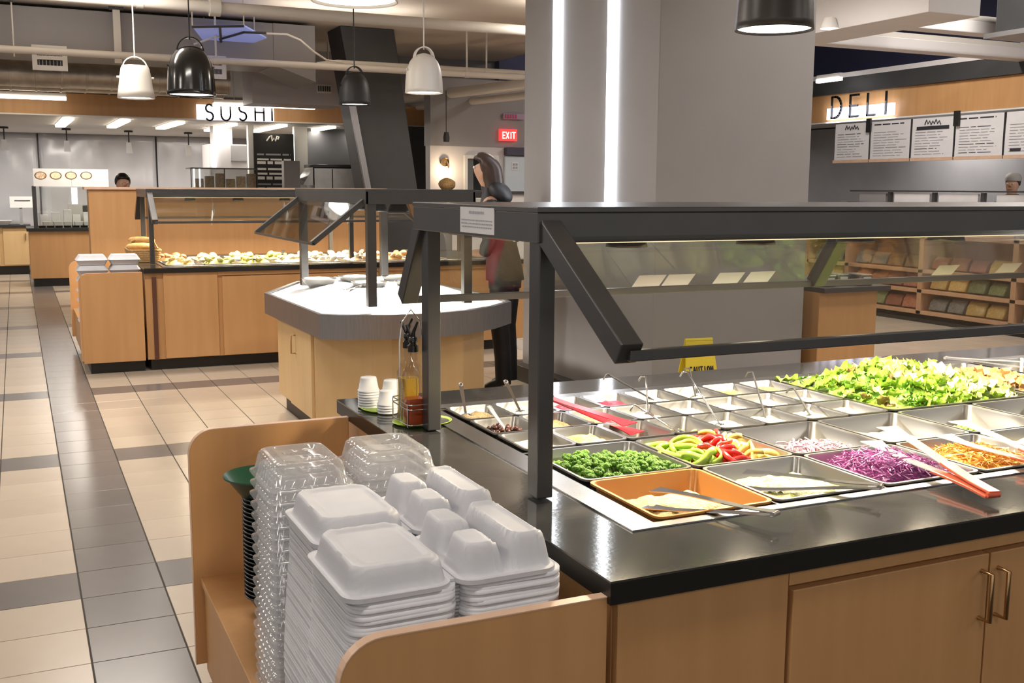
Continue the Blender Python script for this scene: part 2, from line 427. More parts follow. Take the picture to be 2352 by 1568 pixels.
# unit hung right of the reducer
un = thing('fan_coil_unit', 'pale lilac boxed ceiling unit with a small grille', 'air unit', (3.9, 14.6, 2.72))
p0, p1 = atY(580, 236, 14.2), atY(785, 190, 14.2)
B(p0.x, p1.x, 14.2, 14.85, p0.z, p1.z+0.22).build('unit_body', mat('lilac_grey_enamel', (0.52, 0.49, 0.53), 0.5), un, bevel=0.006)
q0, q1 = atY(728, 213, 14.18), atY(760, 195, 14.18)
g = B(q0.x, q1.x, 14.17, 14.2, q0.z, q1.z).build('grille_frame', M['white'], un)
for i in range(6):
    x = q0.x+0.02+(q1.x-q0.x-0.04)*i/5
    B(x-0.008, x+0.008, 14.155, 14.17, q0.z+0.02, q1.z-0.02).build('grille_slat', M['paint_dark'], g)
def pipe(name, pts, r, material, label, clamps=0, n=12):
    o = thing(name, label, 'pipe', pts[0])
    MB().tube(pts, r, n).build('pipe_run', material, o, smooth=True, angle=60)
    a, b_ = Vector(pts[0]), Vector(pts[-1])
    for i in range(clamps):
        p = a.lerp(b_, (i+0.7)/clamps)
        h = MB().tube([p+Vector((0, 0, r)), (p.x, p.y, 3.55)], 0.012, 6).build('hanger_rod', M['offwhite'], o)
        MB().tube([p+Vector((-0.03, 0, 0)), p+Vector((0.03, 0, 0))], r*1.15, 12).build('clamp_ring', M['offwhite'], h, smooth=True, angle=60)
    return o
pp = pipe('ceiling_pipe', [(-6, 10.7, 3.29), (6.6, 10.7, 3.29)], 0.055, M['offwhite'], 'thickest white pipe crossing below the warm grey ceiling', 3)
MB().tube([(1.77, 10.7, 3.29), (1.87, 10.7, 3.29)], 0.085, 14).build('coupling', M['offwhite'], pp, smooth=True, angle=50)
MB().tube([(1.84, 10.7, 3.29), (1.84, 10.7, 3.55)], 0.05, 12).build('riser', M['offwhite'], pp, smooth=True, angle=50)
pipe('ceiling_pipe', [(-6, 12.35, 2.98), (6.0, 12.35, 2.98)], 0.038, M['offwhite'], 'cream pipe crossing in front of the white duct grilles', 4)
pipe('ceiling_pipe', [(3.3, 12.6, 3.02), (3.55, 12.6, 3.06), (6.4, 12.6, 3.06)], 0.034, M['offwhite'], 'short cream pipe with a bend behind the far black pendant', 1)
pipe('ceiling_pipe', [(5.0, 16.4, 2.90), (5.95, 12.2, 2.90)], 0.07, M['offwhite'], 'pale pipe running back towards the grey soffit', 0)
pipe('ceiling_pipe', [(5.35, 16.4, 2.80), (6.25, 12.2, 2.80)], 0.05, M['offwhite'], 'thin pale pipe beside the grey soffit top', 0)
cb = thing('ceiling_cable', 'pale cable sagging down past the blue ceiling opening', 'cable', (1.9, 12.6, 3.3))
MB().tube([atY(x, y, 12.4) for x, y in ((445, 102), (490, 86), (540, 77), (600, 76), (660, 79), (690, 92), (720, 118), (750, 138), (790, 144))], 0.012, 6).build('cable_run', M['offwhite'], cb, smooth=True)
for x0_, t_ in ((33, 130), (272, 145)):
    p = atY(x0_, t_, 12.7)
    o = thing('hanger_strut', 'slotted white strut hanging from the ceiling by the duct' if x0_ > 100 else 'thin white rod hanging from the ceiling by the duct', 'strut', p)
    wd = 0.075 if x0_ > 100 else 0.014
    B(p.x-wd/2, p.x+wd/2, p.y-0.02, p.y+0.02, p.z, 3.50).build('strut_bar', M['offwhite'], o)
    B(p.x-wd, p.x+wd, p.y-0.04, p.y+0.04, 3.50, 3.55).build('strut_foot', M['paint_dark'], o)
# blue ceiling opening
bo = thing('skylight_opening', 'blue-lit ceiling opening with dark bars above the black pendant', 'skylight', (2.4, 12.0, 3.25))
a = [atZ(x, y, 3.26) for x, y in ((442, 62), (560, 60), (612, 88), (585, 98), (470, 98))]
MB().prism([(p.x, p.y) for p in a], 3.26, 3.275).build('opening_panel', mat('blue_lit_panel', (0.30, 0.36, 0.72), 0.6, emit=(0.30, 0.36, 0.80), estr=0.35), bo)
for q in (((442, 62), (560, 60)), ((505, 61), (508, 98)), ((505, 90), (560, 74)), ((560, 74), (612, 76))):
    MB().tube([atZ(*q[0], 3.25), atZ(*q[1], 3.25)], 0.014, 6).build('dark_bar', M['paint_dark'], bo)
for q in (a[0], a[1], a[3], a[4]): MB().tube([(q.x, q.y, 3.275), (q.x, q.y, 3.55)], 0.008, 6).build('hanger_rod', M['offwhite'], bo)
for x in (p0.x+0.1, p1.x-0.1): MB().tube([(x, 14.5, un.location.z+0.4), (x, 14.5, 3.55)], 0.012, 6).build('hanger_rod', M['offwhite'], un)
# right hand beam and white rails
bm = thing('ceiling_beam', 'pale grey boxed beam next to the grey column top', 'beam', (7.4, 8.2, 3.1))
B(7.1, 7.7, 6.96, 10.5, 3.10, 3.62).build('beam_body', M['paint_white'], bm, bevel=0.006)
for yy, zz, lab in ((8.9, 3.42, 'broad white ceiling rail below the navy ceiling'), (9.6, 3.30, 'second white ceiling rail closer to the deli bulkhead')):
    o = thing('ceiling_rail', lab, 'rail', (10, yy, zz))
    B(7.3, 12.8, yy-0.11, yy+0.11, zz-0.10, zz+0.03).build('rail_body', M['paint_white'], o, bevel=0.01)
    B(7.3, 12.8, yy-0.05, yy+0.05, zz+0.03, zz+0.10).build('rail_upstand', M['offwhite'], o)
    for xx in (9.0, 11.4):
        B(xx-0.03, xx+0.03, yy-0.03, yy+0.03, zz+0.1, 4.35).build('hanger_rod', M['paint_grey'], o)
hv = thing('wall_air_unit', 'dark boxed air unit high up near the deli', 'air unit', (9.6, 7.0, 3.3))
p0 = atX(2285, 78, 9.6); p1 = atX(2352, 0, 9.6)
B(9.6, 10.3, p1.y-0.9, p0.y, p0.z, p1.z+0.2).build('unit_body', M['paint_dark'], hv, bevel=0.01)
B(9.5, 10.4, p1.y-0.9, p0.y+0.06, p0.z-0.05, p0.z).build('unit_tray', M['paint_grey'], hv)
M['spotface'] = emis('spot_face', (1.0, 0.96, 0.9), 6)
for px, py, X in ((1905, 66, 7.05), (1905, 183, 11.1)):
    p = atX(px, py, X)
    o = thing('ceiling_spot', 'small bright spot lamp under the pale beam' if py < 100 else 'bright lamp bar at the end of the deli bulkhead', 'lamp', p)
    if py < 100:
        MB().lathe([(0.05, 0.10), (0.075, 0.04), (0.085, 0.0)], (p.x, p.y, p.z), 20, cap0=True).build('lamp_can', M['white'], o, smooth=True)
        MB().lathe([(0.08, 0.006), (0.0001, 0.004)], (p.x, p.y, p.z-0.006), 20).build('lamp_lens', M['spotface'], o)
    else:
        B(p.x-0.03, p.x+0.03, p.y-0.25, p.y+0.25, p.z+0.02, p.z+0.08).build('lamp_body', M['white'], o)
        B(p.x-0.04, p.x+0.03, p.y-0.25, p.y+0.25, p.z-0.03, p.z+0.02).build('lamp_lens', M['spotface'], o)
# ================================================================ SALAD BAR
CT = 0.90
def bar_cabinet(label, X0, X1, Y0, Y1, seams, doors, handles, loc):
    t = thing('buffet_cabinet', label, 'cabinet', loc)
    cm = MB()
    for bx in ((X0+0.02, X1, Y0+0.02, Y0+0.04, 0.10, 0.855), (X0+0.02, X1, Y1-0.02, Y1, 0.10, 0.855), (X0+0.02, X0+0.04, Y0+0.04, Y1-0.02, 0.10, 0.855), (X1-0.02, X1, Y0+0.04, Y1-0.02, 0.10, 0.855), (X0+0.04, X1-0.02, Y0+0.04, Y1-0.02, 0.10, 0.12)):
        cm.box(*bx)
    cm.build('carcass', M['maple'], t)
    B(X0+0.05, X1-0.05, Y0+0.07, Y1-0.07, 0.0, 0.10).build('kickboard', M['kick'], t)
    B(seams[-1][1]+0.002, X1, Y0+0.001, Y0+0.02, 0.822, 0.855).build('top_rail', M['maple'], t)
    prev = X0
    for a, b_ in seams:
        B(a, b_, Y0, Y0+0.019, 0.105, 0.8545).build('fixed_panel', M['maple'], t, bevel=0.002)
    for i, (a, b_) in enumerate(doors):
        d = B(a, b_, Y0-0.004, Y0+0.019, 0.105, 0.812).build('door', M['maple'], t, bevel=0.002)
        hx = handles[i]
        if hx is not None:
            MB().tube([(hx, Y0-0.004, 0.775), (hx, Y0-0.034, 0.775), (hx, Y0-0.034, 0.667), (hx, Y0-0.004, 0.667)], 0.0052, 8).build('handle', M['brass'], d, smooth=True, angle=60)
    return t
bar_cabinet('maple laminate salad bar cabinet with paired wire-handle doors', 0.938, 4.55, 1.60, 3.385,
            [(0.960, 1.352)], [(1.362, 1.903), (1.909, 2.45), (2.46, 3.0), (3.006, 3.55), (3.56, 4.1)], [1.882, 1.932, 2.98, 3.03, 4.08], (2.7, 2.5, 0))
def worktop(label, x0, x1, y0, y1, hx0, hx1, hy0, hy1, loc):
    t = thing('worktop', label, 'worktop', loc)
    m_ = MB()
    for bx in ((x0, hx0, y0, y1), (hx1, x1, y0, y1), (hx0, hx1, y0, hy0), (hx0, hx1, hy1, y1)):
        m_.box(*bx, CT-0.004, CT)
    m_.build('laminate_top', M['worktop'], t)
    m2 = MB()
    for bx in ((x0, hx0, y0, y1), (hx1, x1, y0, y1), (hx0, hx1, y0, hy0), (hx0, hx1, hy1, y1)):
        m2.box(*bx, CT-0.045, CT-0.0042)
    m2.build('core_edge', M['worktop_edge'], t)
    return t
worktop('glossy black worktop of the salad bar around its steel well', 0.935, 4.60, 1.585, 3.40, 1.17, 4.45, 1.83, 3.12, (2.7, 2.5, CT-0.045))
def well(label, ox0, ox1, oy0, oy1, ix0, ix1, iy0, iy1, loc):
    t = thing('steel_well', label, 'well', loc)
    m_ = MB()
    for bx in ((ox0, ix0, oy0, oy1), (ix1, ox1, oy0, oy1), (ix0, ix1, oy0, iy0), (ix0, ix1, iy1, oy1)):
        m_.box(*bx, CT+0.0005, CT+0.004)
    m_.build('rim', M['steel'], t)
    m_ = MB()
    m_.box(ix0, ix0+0.003, iy0, iy1, 0.74, CT).box(ix1-0.003, ix1, iy0, iy1, 0.74, CT).box(ix0, ix1, iy0, iy0+0.003, 0.74, CT).box(ix0, ix1, iy1-0.003, iy1, 0.74, CT).box(ix0, ix1, iy0, iy1, 0.737, 0.74)
    m_.build('basin', M['steel_sat'], t)
    return t
wl = well('brushed steel well rim let into the salad bar worktop', 1.117, 4.50, 1.81, 3.17, 1.185, 4.43, 1.838, 3.112, (2.7, 2.48, 0.737))
for x in (1.5165, 1.837, 2.1575, 2.478, 2.80, 3.15):
    B(x-0.0035, x+0.0035, 1.838, 2.48, CT-0.015, CT+0.003).build('divider_bar', M['steel'], wl)
B(1.185, 4.43, 2.476, 2.488, CT-0.015, CT+0.003).build('divider_bar', M['steel'], wl)

# ---- sneeze guards
M['fascia_glow'] = emis('fascia_underside_glow', (1.0, 0.80, 0.50), 1.6)  # emission stands in for lamplight on the fascia's lower edge
def guard(label, loc, x0, x1, yA, yB, fY, fZ, bY, bZ, posts, farms, barms, lamps, zt=1.56, zf=1.482, energy=26, zbase=CT+0.0045, cards=()):
    t = thing('sneeze_guard', label, 'sneeze guard', loc)
    b1, b2 = yA-0.032, yB+0.032
    B(x0-0.024, x1, b1, b1+0.016, zf, zt-0.012).build('front_fascia', M['frame'], t, bevel=0.002)
    B(x0-0.024, x1, b2-0.016, b2, zf, zt-0.012).build('back_fascia', M['frame'], t, bevel=0.002)
    B(x0-0.025, x0-0.009, b1+0.0005, b2-0.0005, zf, zt-0.012).build('end_fascia', M['frame'], t, bevel=0.002)
    B(x0-0.027, x1, b1-0.002, b2+0.002, zt-0.012, zt).build('top_board', M['frame'], t, bevel=0.002)
    for px in posts:
        for yy in (yA, yB):
            px_ = px+(0.014 if yy == yB else 0.0)
            B(px_-0.02, px_+0.02, yy-0.026, yy+0.026, zbase, zt-0.014).build('post', M['frame'], t, bevel=0.003)
    for arms, y0, yE, zE in ((farms, b1, fY, fZ), (barms, b2, bY, bZ)):
        for px in arms:
            MB().beam((px, y0+(0.02 if yE < y0 else -0.02), zt-0.045), (px, yE, zE), 0.05, 0.05, (1, 0, 0)).build('glass_arm', M['frame'], t, bevel=0.003)
        s = 1 if yE < y0 else -1
        a = Vector((0, y0+0.004*s, zf+0.012)); b_ = Vector((0, yE, zE+0.005))
        nrm = Vector((0, (b_-a).z, -(b_-a).y)).normalized()*0.003
        xs = x0+0.005
        v = []
        for q in (a, b_):
            for sg in (1, -1):
                v += [(xs, q.y+nrm.y*sg, q.z+nrm.z*sg), (x1, q.y+nrm.y*sg, q.z+nrm.z*sg)]
        g = MB().add(v, [(0, 1, 5, 4), (2, 6, 7, 3)]).build('glass_pane', M['glass'], t)
        MB().box(xs, x1, yE-0.009, yE+0.009, zE-0.014, zE+0.008).build('glass_rail', M['frame'], g, bevel=0.002)
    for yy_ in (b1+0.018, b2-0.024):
        B(x0+0.02, x1-0.02, yy_, yy_+0.006, zf-0.003, zf+0.008).build('fascia_glow_bar', M['fascia_glow'], t)  # glowing bar imitates the lamp-lit underside of the fascia
    for lx in lamps:
        yc = (yA+yB)/2
        sh = MB().lathe([(0.026, zt-0.014), (0.032, zt-0.05), (0.052, zf-0.020), (0.056, zf-0.036)], (lx, yc, 0), 24, cap0=True).build('lamp_shade', M['frame'], t, smooth=True, solid=0.002)
        MB().lathe([(0.0001, zf-0.026), (0.030, zf-0.028), (0.046, zf-0.031)], (lx, yc, 0), 20).build('lamp_bulb', M['lampface'], sh)
        if energy:
            d = bpy.data.lights.new('bar_lamp', 'SPOT'); d.energy = energy; d.color = (1.0, 0.84, 0.60); d.spot_size = math.radians(168); d.spot_blend = 0.6; d.shadow_soft_size = 0.05
            o = bpy.data.objects.new('bar_lamp', d); COL.objects.link(o); o.location = (lx, yc, zf-0.040)
    return t
GUARD = guard('near dark metal sneeze guard with slanted glass over the salad bar', (1.05, 2.48, CT), 1.05, 4.3, 2.11, 2.85, 1.74, 1.285, 3.03, 1.268,
      [1.052, 4.2], [1.057, 4.2], [1.057, 2.62, 4.2], [1.49, 1.92, 2.29, 2.66, 3.05, 3.5], energy=64)
# paper notice on the end fascia
nx = 1.05-0.0265
ya, yb = atX(1135, 505, nx).y, atX(1058, 505, nx).y
z0, z1 = atX(1095, 536, nx).z, atX(1095, 476, nx).z
nt_ = thing('paper_notice', 'white printed paper notice stuck on the guard end board', 'notice', (nx, ya, z0))
B(nx-0.0012, nx+0.001, ya, yb, z0, z1).build('paper_sheet', M['paper'], nt_)
def dashes(parent, u0, u1, v, h, fn, mtl, rnd, gap=0.004, wmin=0.006, wmax=0.022, name='print_line'):
    m_ = MB(); u = u0
    while u < u1:
        w_ = min(rnd.uniform(wmin, wmax), u1-u)
        fn(m_, u, u+w_, v, h); u += w_+gap
    m_.build(name, mtl, parent)
rr = random.Random(3)
for k, (v, h, mg, mm) in enumerate([(0.80, 0.10, 0.28, 'inkgrey'), (0.50, 0.05, 0.04, 'inkgrey'), (0.37, 0.05, 0.04, 'inkgrey'), (0.24, 0.05, 0.06, 'inkgrey')]):
    W_ = yb-ya; H_ = z1-z0
    dashes(nt_, ya+W_*mg, yb-W_*mg, z0+H_*v, H_*h, lambda m_, a, b_, v_, h_: m_.box(nx-0.0018, nx-0.0011, a, b_, v_-h_/2, v_+h_/2), M[mm], rr, 0.003, 0.003, 0.010)
# label cards on the back glass
for i, (cx, lb) in enumerate(((1.83, 'leftmost'), (1.945, ''), (2.15, ''), (2.28, ''), (3.16, ''), (3.50, ''))):
    c = MB()
    ya_, za_ = 3.012, 1.284; yb_, zb_ = 2.985, 1.323
    off = Vector((0, -0.8, -0.55)).normalized()*0.006
    wd = 0.105; sk = 0.012
    c.loft([[(cx, ya_+off.y, za_+off.z), (cx+wd, ya_+off.y, za_+off.z), (cx+wd, ya_+off.y-0.002, za_+off.z), (cx, ya_+off.y-0.002, za_+off.z)],
            [(cx+sk, yb_+off.y, zb_+off.z), (cx+wd+sk, yb_+off.y, zb_+off.z), (cx+wd+sk, yb_+off.y-0.002, zb_+off.z), (cx+sk, yb_+off.y-0.002, zb_+off.z)]], True, True)
    tag(c.build('label_card', M['paper'] if i < 4 else M['cardbuff']), 'white blank label card leaning on the rear glass' if i < 4 else 'buff label card leaning on the rear glass above bread shelves', 'card', 'cards on the rear glass' if i < 4 else 'buff cards on the rear glass')

# ---- take-out shelf at the end of the bar
def round_panel(x0, x1, z0, z1, y0, y1, r):
    pts = [(x1, z0), (x1, z1)]
    for k in range(9):
        a = math.radians(90+90*k/8); pts.append((x0+r+r*math.cos(a), z1-r+r*math.sin(a)))
    pts.append((x0, z0))
    MM = Matrix(((1, 0, 0, 0), (0, 0, 1, 0), (0, 1, 0, 0), (0, 0, 0, 1)))
    return MB().prism(pts, y0, y1, MM)
def side_shelf(label, X0, X1, YF, YB, zs, loc, mb=M['maple']):
    t = thing('take_out_shelf', label, 'shelf', loc)
    for nm, y0 in (('front_panel', YF), ('back_panel', YB)):
        p = round_panel(X0, X1, 0.12, 0.866, y0, y0+0.022, 0.075).build(nm, mb, t, bevel=0.002)
        e = MB(); r = 0.075; path = [(X1, 0.867)]
        path += [(X0+r+(r+0.001)*math.cos(math.radians(90+90*k/8)), 0.866-r+(r+0.001)*math.sin(math.radians(90+90*k/8))) for k in range(9)] + [(X0-0.001, 0.12)]
        e.ribbon([(a, y0+0.011, b_) for a, b_ in path], 0.023, 0.002, (0, 1, 0))
        e.build('edge_band', M['edge'], p)
    B(X0+0.02, X1, YF+0.022, YB, zs-0.02, zs).build('shelf_board', mb, t, bevel=0.002)
    B(X0+0.03, X1, YF+0.022, YB, 0.10, zs-0.02).build('base_box', mb, t)
    B(X0+0.07, X1, YF+0.06, YB-0.04, 0.0, 0.10).build('kickboard', M['kick'], t)
    return t
side_shelf('open maple take-out container shelf at the salad bar end', 0.436, 0.936, 1.597, 3.262, 0.40, (0.68, 2.4, 0))

# ---- foam clamshells, opened and nested
def sdr(x, y, cx, cy, hx, hy, r):
    qx, qy = abs(x-cx)-(hx-r), abs(y-cy)-(hy-r)
    return -(math.hypot(max(qx, 0), max(qy, 0)) + min(max(qx, qy), 0) - r)
def sm(t): t = max(0.0, min(1.0, t)); return t*t*(3-2*t)
LW, LD = 0.196, 0.272
def shell(half, nx_=30, ny_=38):
    # x0..x1 across, y0..y1 deep; rim at z = 0
    m_ = MB(); x0 = -LW-0.006 if half == 'lid' else 0.006
    x1 = x0+LW; cx = x0+LW/2
    def h(x, y):
        if half == 'lid':
            d = sdr(x, y, cx, 0, LW/2-0.008, LD/2-0.008, 0.042)
            z = 0.046*sm(d/0.017)
            ang = 0.0008*sm(d/0.008)*(1-sm((d-0.02)/0.012))*math.sin((x+y*0.3)*190)
            z += ang if d > 0 else 0
            e = sdr(x, y, cx+0.006, 0.004, 0.062, 0.095, 0.02); z -= 0.005*sm((e+0.004)/0.010)
            return z
        a = 0.058*sm(sdr(x, y, x0+0.050, -0.066, 0.042, 0.060, 0.028)/0.021)
        b_ = 0.060*sm(sdr(x, y, x0+0.050, 0.066, 0.042, 0.060, 0.028)/0.021)
        c = 0.066*sm(sdr(x, y, x0+0.142, 0.0, 0.046, 0.127, 0.034)/0.023)
        g = -0.006*sm((sdr(x, y, x0+0.142, 0, 0.024, 0.10, 0.02)+0.003)/0.009)
        return max(a, b_, c+g)
    idx = {}
    rim = rrect(x0, x1, -LD/2, LD/2, 0.034, 0, 5)
    # interior by concentric rings from the rim inwards
    rings = 30; loops = []
    lip = [(cx+(p[0]-cx)*1.012, p[1]*1.012, -0.007) for p in rim]
    loops.append(lip); loops.append([(cx+(p[0]-cx)*1.010, p[1]*1.010, 0.001) for p in rim])
    base = rrect(x0, x1, -LD/2, LD/2, 0.034, 0, 10)
    def res(L):                                  # resample to 88 points
        P = [Vector(q) for q in L]; n = len(P); cum = [0]
        for i in range(n): cum.append(cum[-1]+(P[(i+1) % n]-P[i]).length)
        out = []
        for k in range(88):
            s = cum[-1]*k/88; i = max(j for j in range(n) if cum[j] <= s)
            f = (s-cum[i])/max(cum[i+1]-cum[i], 1e-9); out.append(P[i].lerp(P[(i+1) % n], f))
        return out
    rb = res(base)
    L2 = [[(cx+(p.x-cx)*1.014, p.y*1.012, -0.007) for p in rb], [(cx+(p.x-cx)*1.012, p.y*1.010, 0.0012) for p in rb]]
    for k in range(rings):
        s = 1-(k/rings)**1.25*0.985
        L2.append([(cx+(p.x-cx)*s, p.y*s, h(cx+(p.x-cx)*s, p.y*s)) for p in rb])
    m_.loft(L2, False, True)
    return m_
def hinge():
    return MB().box(-0.009, 0.009, -LD/2+0.03, LD/2-0.03, -0.006, -0.001)
full = shell('lid'); bs = shell('base'); hg = hinge()
me_full = MB().add(full.v, full.f).add(bs.v, bs.f).add(hg.v, hg.f).mesh('foam_clamshell', M['foam'], True)
LAY = 0.0066
for si, (sx, sy, n, ang, nm) in enumerate(((0.662, 1.782, 78, 0.015, 'front'), (0.690, 2.088, 77, 0.01, 'rear'))):
    for k in range(n):
        z = 0.409+k*LAY
        if k == n-1:
            t = thing('foam_clamshell', 'topmost opened white foam clamshell of the %s stack' % nm, 'food container', (sx, sy, z), 'opened foam clamshells on the take-out shelf')
            t.rotation_euler = (0, 0, ang)
            full.build('lid', M['foam'], t, smooth=True, angle=60, world=False)
            bs.build('compartment_base', M['foam'], t, smooth=True, angle=60, world=False)
            hg.build('hinge_strip', M['foam'], t, world=False)
        else:
            o = bpy.data.objects.new('foam_clamshell', me_full); COL.objects.link(o)
            o.location = (sx+RND.uniform(-.0012, .0012)-0.010*math.sin(k*0.06), sy+RND.uniform(-.0012, .0012), z)
            o.rotation_euler = (0, 0, ang+RND.uniform(-.004, .004))
            tag(o, 'opened white foam clamshell nested inside the %s stack' % nm, 'food container', 'opened foam clamshells in the %s stack' % nm)
# ---- clear plastic clamshells
def clear_shell(wx, wy, hgt=0.052):
    m_ = MB(); loops = []
    def ring(hx, hy, r, z, rib):
        P = rrect(-hx, hx, -hy, hy, r, z, 6); V = [Vector(p) for p in P]; n = len(V); cum = [0]
        for i in range(n): cum.append(cum[-1]+(V[(i+1) % n]-V[i]).length)
        out = []
        for k in range(120):
            s = cum[-1]*k/120; i = max(j for j in range(n) if cum[j] <= s)
            p = V[i].lerp(V[(i+1) % n], (s-cum[i])/max(cum[i+1]-cum[i], 1e-9))
            f = 1+(rib if k % 4 < 2 else 0)
            out.append((p.x*f, p.y*f, z))
        return out
    L = [ring(wx/2, wy/2, 0.03, -0.004, 0), ring(wx/2, wy/2, 0.03, 0, 0), ring(wx/2-0.008, wy/2-0.008, 0.028, 0.001, 0), ring(wx/2-0.012, wy/2-0.012, 0.028, 0.006, 0.02),
         ring(wx/2-0.02, wy/2-0.02, 0.028, hgt*0.85, 0.02), ring(wx/2-0.027, wy/2-0.027, 0.026, hgt, 0), ring(wx/2-0.05, wy/2-0.05, 0.02, hgt+0.002, 0), ring(wx/2-0.055, wy/2-0.055, 0.02, hgt-0.004, 0)]
    m_.loft(L, False, True)
    return m_
me_clear = clear_shell(0.20, 0.25).mesh('clear_clamshell', M['clear'], True)
for si, (sx, sy, n, sd) in enumerate(((0.575, 2.42, 20, 'left'), (0.795, 2.44, 20, 'right'))):
    for k in range(n):
        o = bpy.data.objects.new('clear_clamshell', me_clear); COL.objects.link(o)
        o.location = (sx+RND.uniform(-.002, .002), sy+RND.uniform(-.002, .002), 0.405+k*0.0275)
        tag(o, ('topmost clear plastic clamshell %s' if k == n-1 else 'clear plastic clamshell nested in the stack %s') % ('by the shelf edge' if si == 0 else 'by the worktop'), 'food container', 'clear clamshells in the stack %s' % ('by the shelf edge' if si == 0 else 'by the worktop'))
# ---- stacked bowls at the back of the shelf
M['bowl_black'] = mat('black_plastic', (0.012, 0.012, 0.014), 0.22)
M['bowl_green'] = mat('dark_green_plastic', (0.010, 0.055, 0.028), 0.3)
prof = [(0.045, 0.0), (0.055, 0.004), (0.098, 0.062), (0.104, 0.066), (0.105, 0.062)]
me_bowl = MB().lathe(prof, (0, 0, 0), 32, cap0=True).mesh('black_bowl', M['bowl_black'], True)
for k in range(27):
    if k < 26:
        o = bpy.data.objects.new('black_bowl', me_bowl); COL.objects.link(o); o.location = (0.612, 2.90, 0.401+k*0.0118); o.scale = (0.84, 0.84, 1)
        tag(o, 'glossy black plastic bowl stacked under the dark green bowl', 'bowl', 'black bowls stacked on the take-out shelf')
    else:
        o = tag(MB().lathe(prof, (0.580, 2.90, 0.401+k*0.0118+0.036), 32, cap0=True).build('green_bowl', M['bowl_green'], smooth=True), 'dark green plastic bowl on top of the black bowls', 'bowl')
# ================================================================ PANS AND FOOD
def pan_mb(x0, x1, y0, y1, depth, zr=CT+0.0095, r=0.022, rimw=0.007):
    t = 0.010
    L = [rrect(x0, x1, y0, y1, r, zr-0.005), rrect(x0, x1, y0, y1, r, zr), rrect(x0+rimw, x1-rimw, y0+rimw, y1-rimw, r, zr),
         rrect(x0+rimw+0.002, x1-rimw-0.002, y0+rimw+0.002, y1-rimw-0.002, r, zr-0.006),
         rrect(x0+t+0.010, x1-t-0.010, y0+t+0.010, y1-t-0.010, r, zr-depth+0.012), rrect(x0+t+0.020, x1-t-0.020, y0+t+0.020, y1-t-0.020, r*0.7, zr-depth)]
    return MB().loft(L, False, True)
def pan(x0, x1, y0, y1, depth, label, material=None, group=None, r=0.022):
    return tag(pan_mb(x0, x1, y0, y1, depth, r=r).build('food_pan', material or M['steel_in'], smooth=True, angle=40), label, 'food pan', group)
def mound(x0, x1, y0, y1, zb, zp, amp, freq, seed, n=22, edge=0.25, tilt=(0, 0), power=1.0):
    m_ = MB(); v = []
    for j in range(n+1):
        for i in range(n+1):
            u, w_ = i/n, j/n
            e = min(u, 1-u, w_, 1-w_)
            d = sm(e/edge)**power
            x, y = x0+(x1-x0)*u, y0+(y1-y0)*w_
            nz = noise.noise(Vector((x*freq+seed, y*freq, seed*1.7)))*amp + noise.noise(Vector((x*freq*2.7, y*freq*2.7+seed, 3.1)))*amp*0.5
            v.append((x, y, zb+(zp-zb)*d+nz*(0.25+0.75*d)+tilt[0]*(u-0.5)+tilt[1]*(w_-0.5)))
    f = [(j*(n+1)+i, j*(n+1)+i+1, (j+1)*(n+1)+i+1, (j+1)*(n+1)+i) for j in range(n) for i in range(n)]
    return m_.add(v, f)
def heap(name, label, mtl, *a, stuff=True, **k):
    o = mound(*a, **k).build(name, mtl, smooth=True, angle=180)
    tag(o, label, 'food')
    if stuff: o['kind'] = 'stuff'
    return o
def hz(x, y, x0, x1, y0, y1, zb, zp, edge=0.25):
    u, w_ = (x-x0)/(x1-x0), (y-y0)/(y1-y0)
    return zb+(zp-zb)*sm(min(u, 1-u, w_, 1-w_)/edge)
GX = [1.200+0.3205*i for i in range(6)]
A0, A1, B0, B1 = 1.846, 2.156, 2.164, 2.474
M['amber_pan'] = mat('amber_pan', (0.78, 0.36, 0.10), 0.28, 0.25)
M['grain'] = mat('creamy_grain', (0.74, 0.50, 0.16), 0.55, var=(0.86, 0.70, 0.36), scale=60, bump=0.6, bscale=160)
M['slaw'] = mat('creamy_slaw', (0.50, 0.52, 0.10), 0.5, var=(0.74, 0.72, 0.34), scale=45, bump=0.6, bscale=110)
M['cream'] = mat('cream_dressing', (0.80, 0.74, 0.48), 0.3, var=(0.84, 0.80, 0.60), scale=12, sss=0.0)
M['yellowfood'] = mat('yellow_pulp', (0.78, 0.52, 0.05), 0.4, var=(0.84, 0.70, 0.26), scale=30, bump=0.3, bscale=90)
M['seed'] = mat('pale_seeds', (0.56, 0.42, 0.22), 0.6, var=(0.28, 0.22, 0.10), scale=130, bump=0.8, bscale=200)
M['beet'] = mat('beet_slices', (0.30, 0.02, 0.06), 0.3, var=(0.42, 0.06, 0.10), scale=30, bump=0.3)
M['whitefood'] = mat('crumbled_white', (0.80, 0.78, 0.70), 0.6, var=(0.58, 0.55, 0.46), scale=50, bump=0.7, bscale=120)
M['cuc'] = mat('cucumber_cream', (0.52, 0.55, 0.22), 0.4, var=(0.72, 0.70, 0.42), scale=30, bump=0.3)

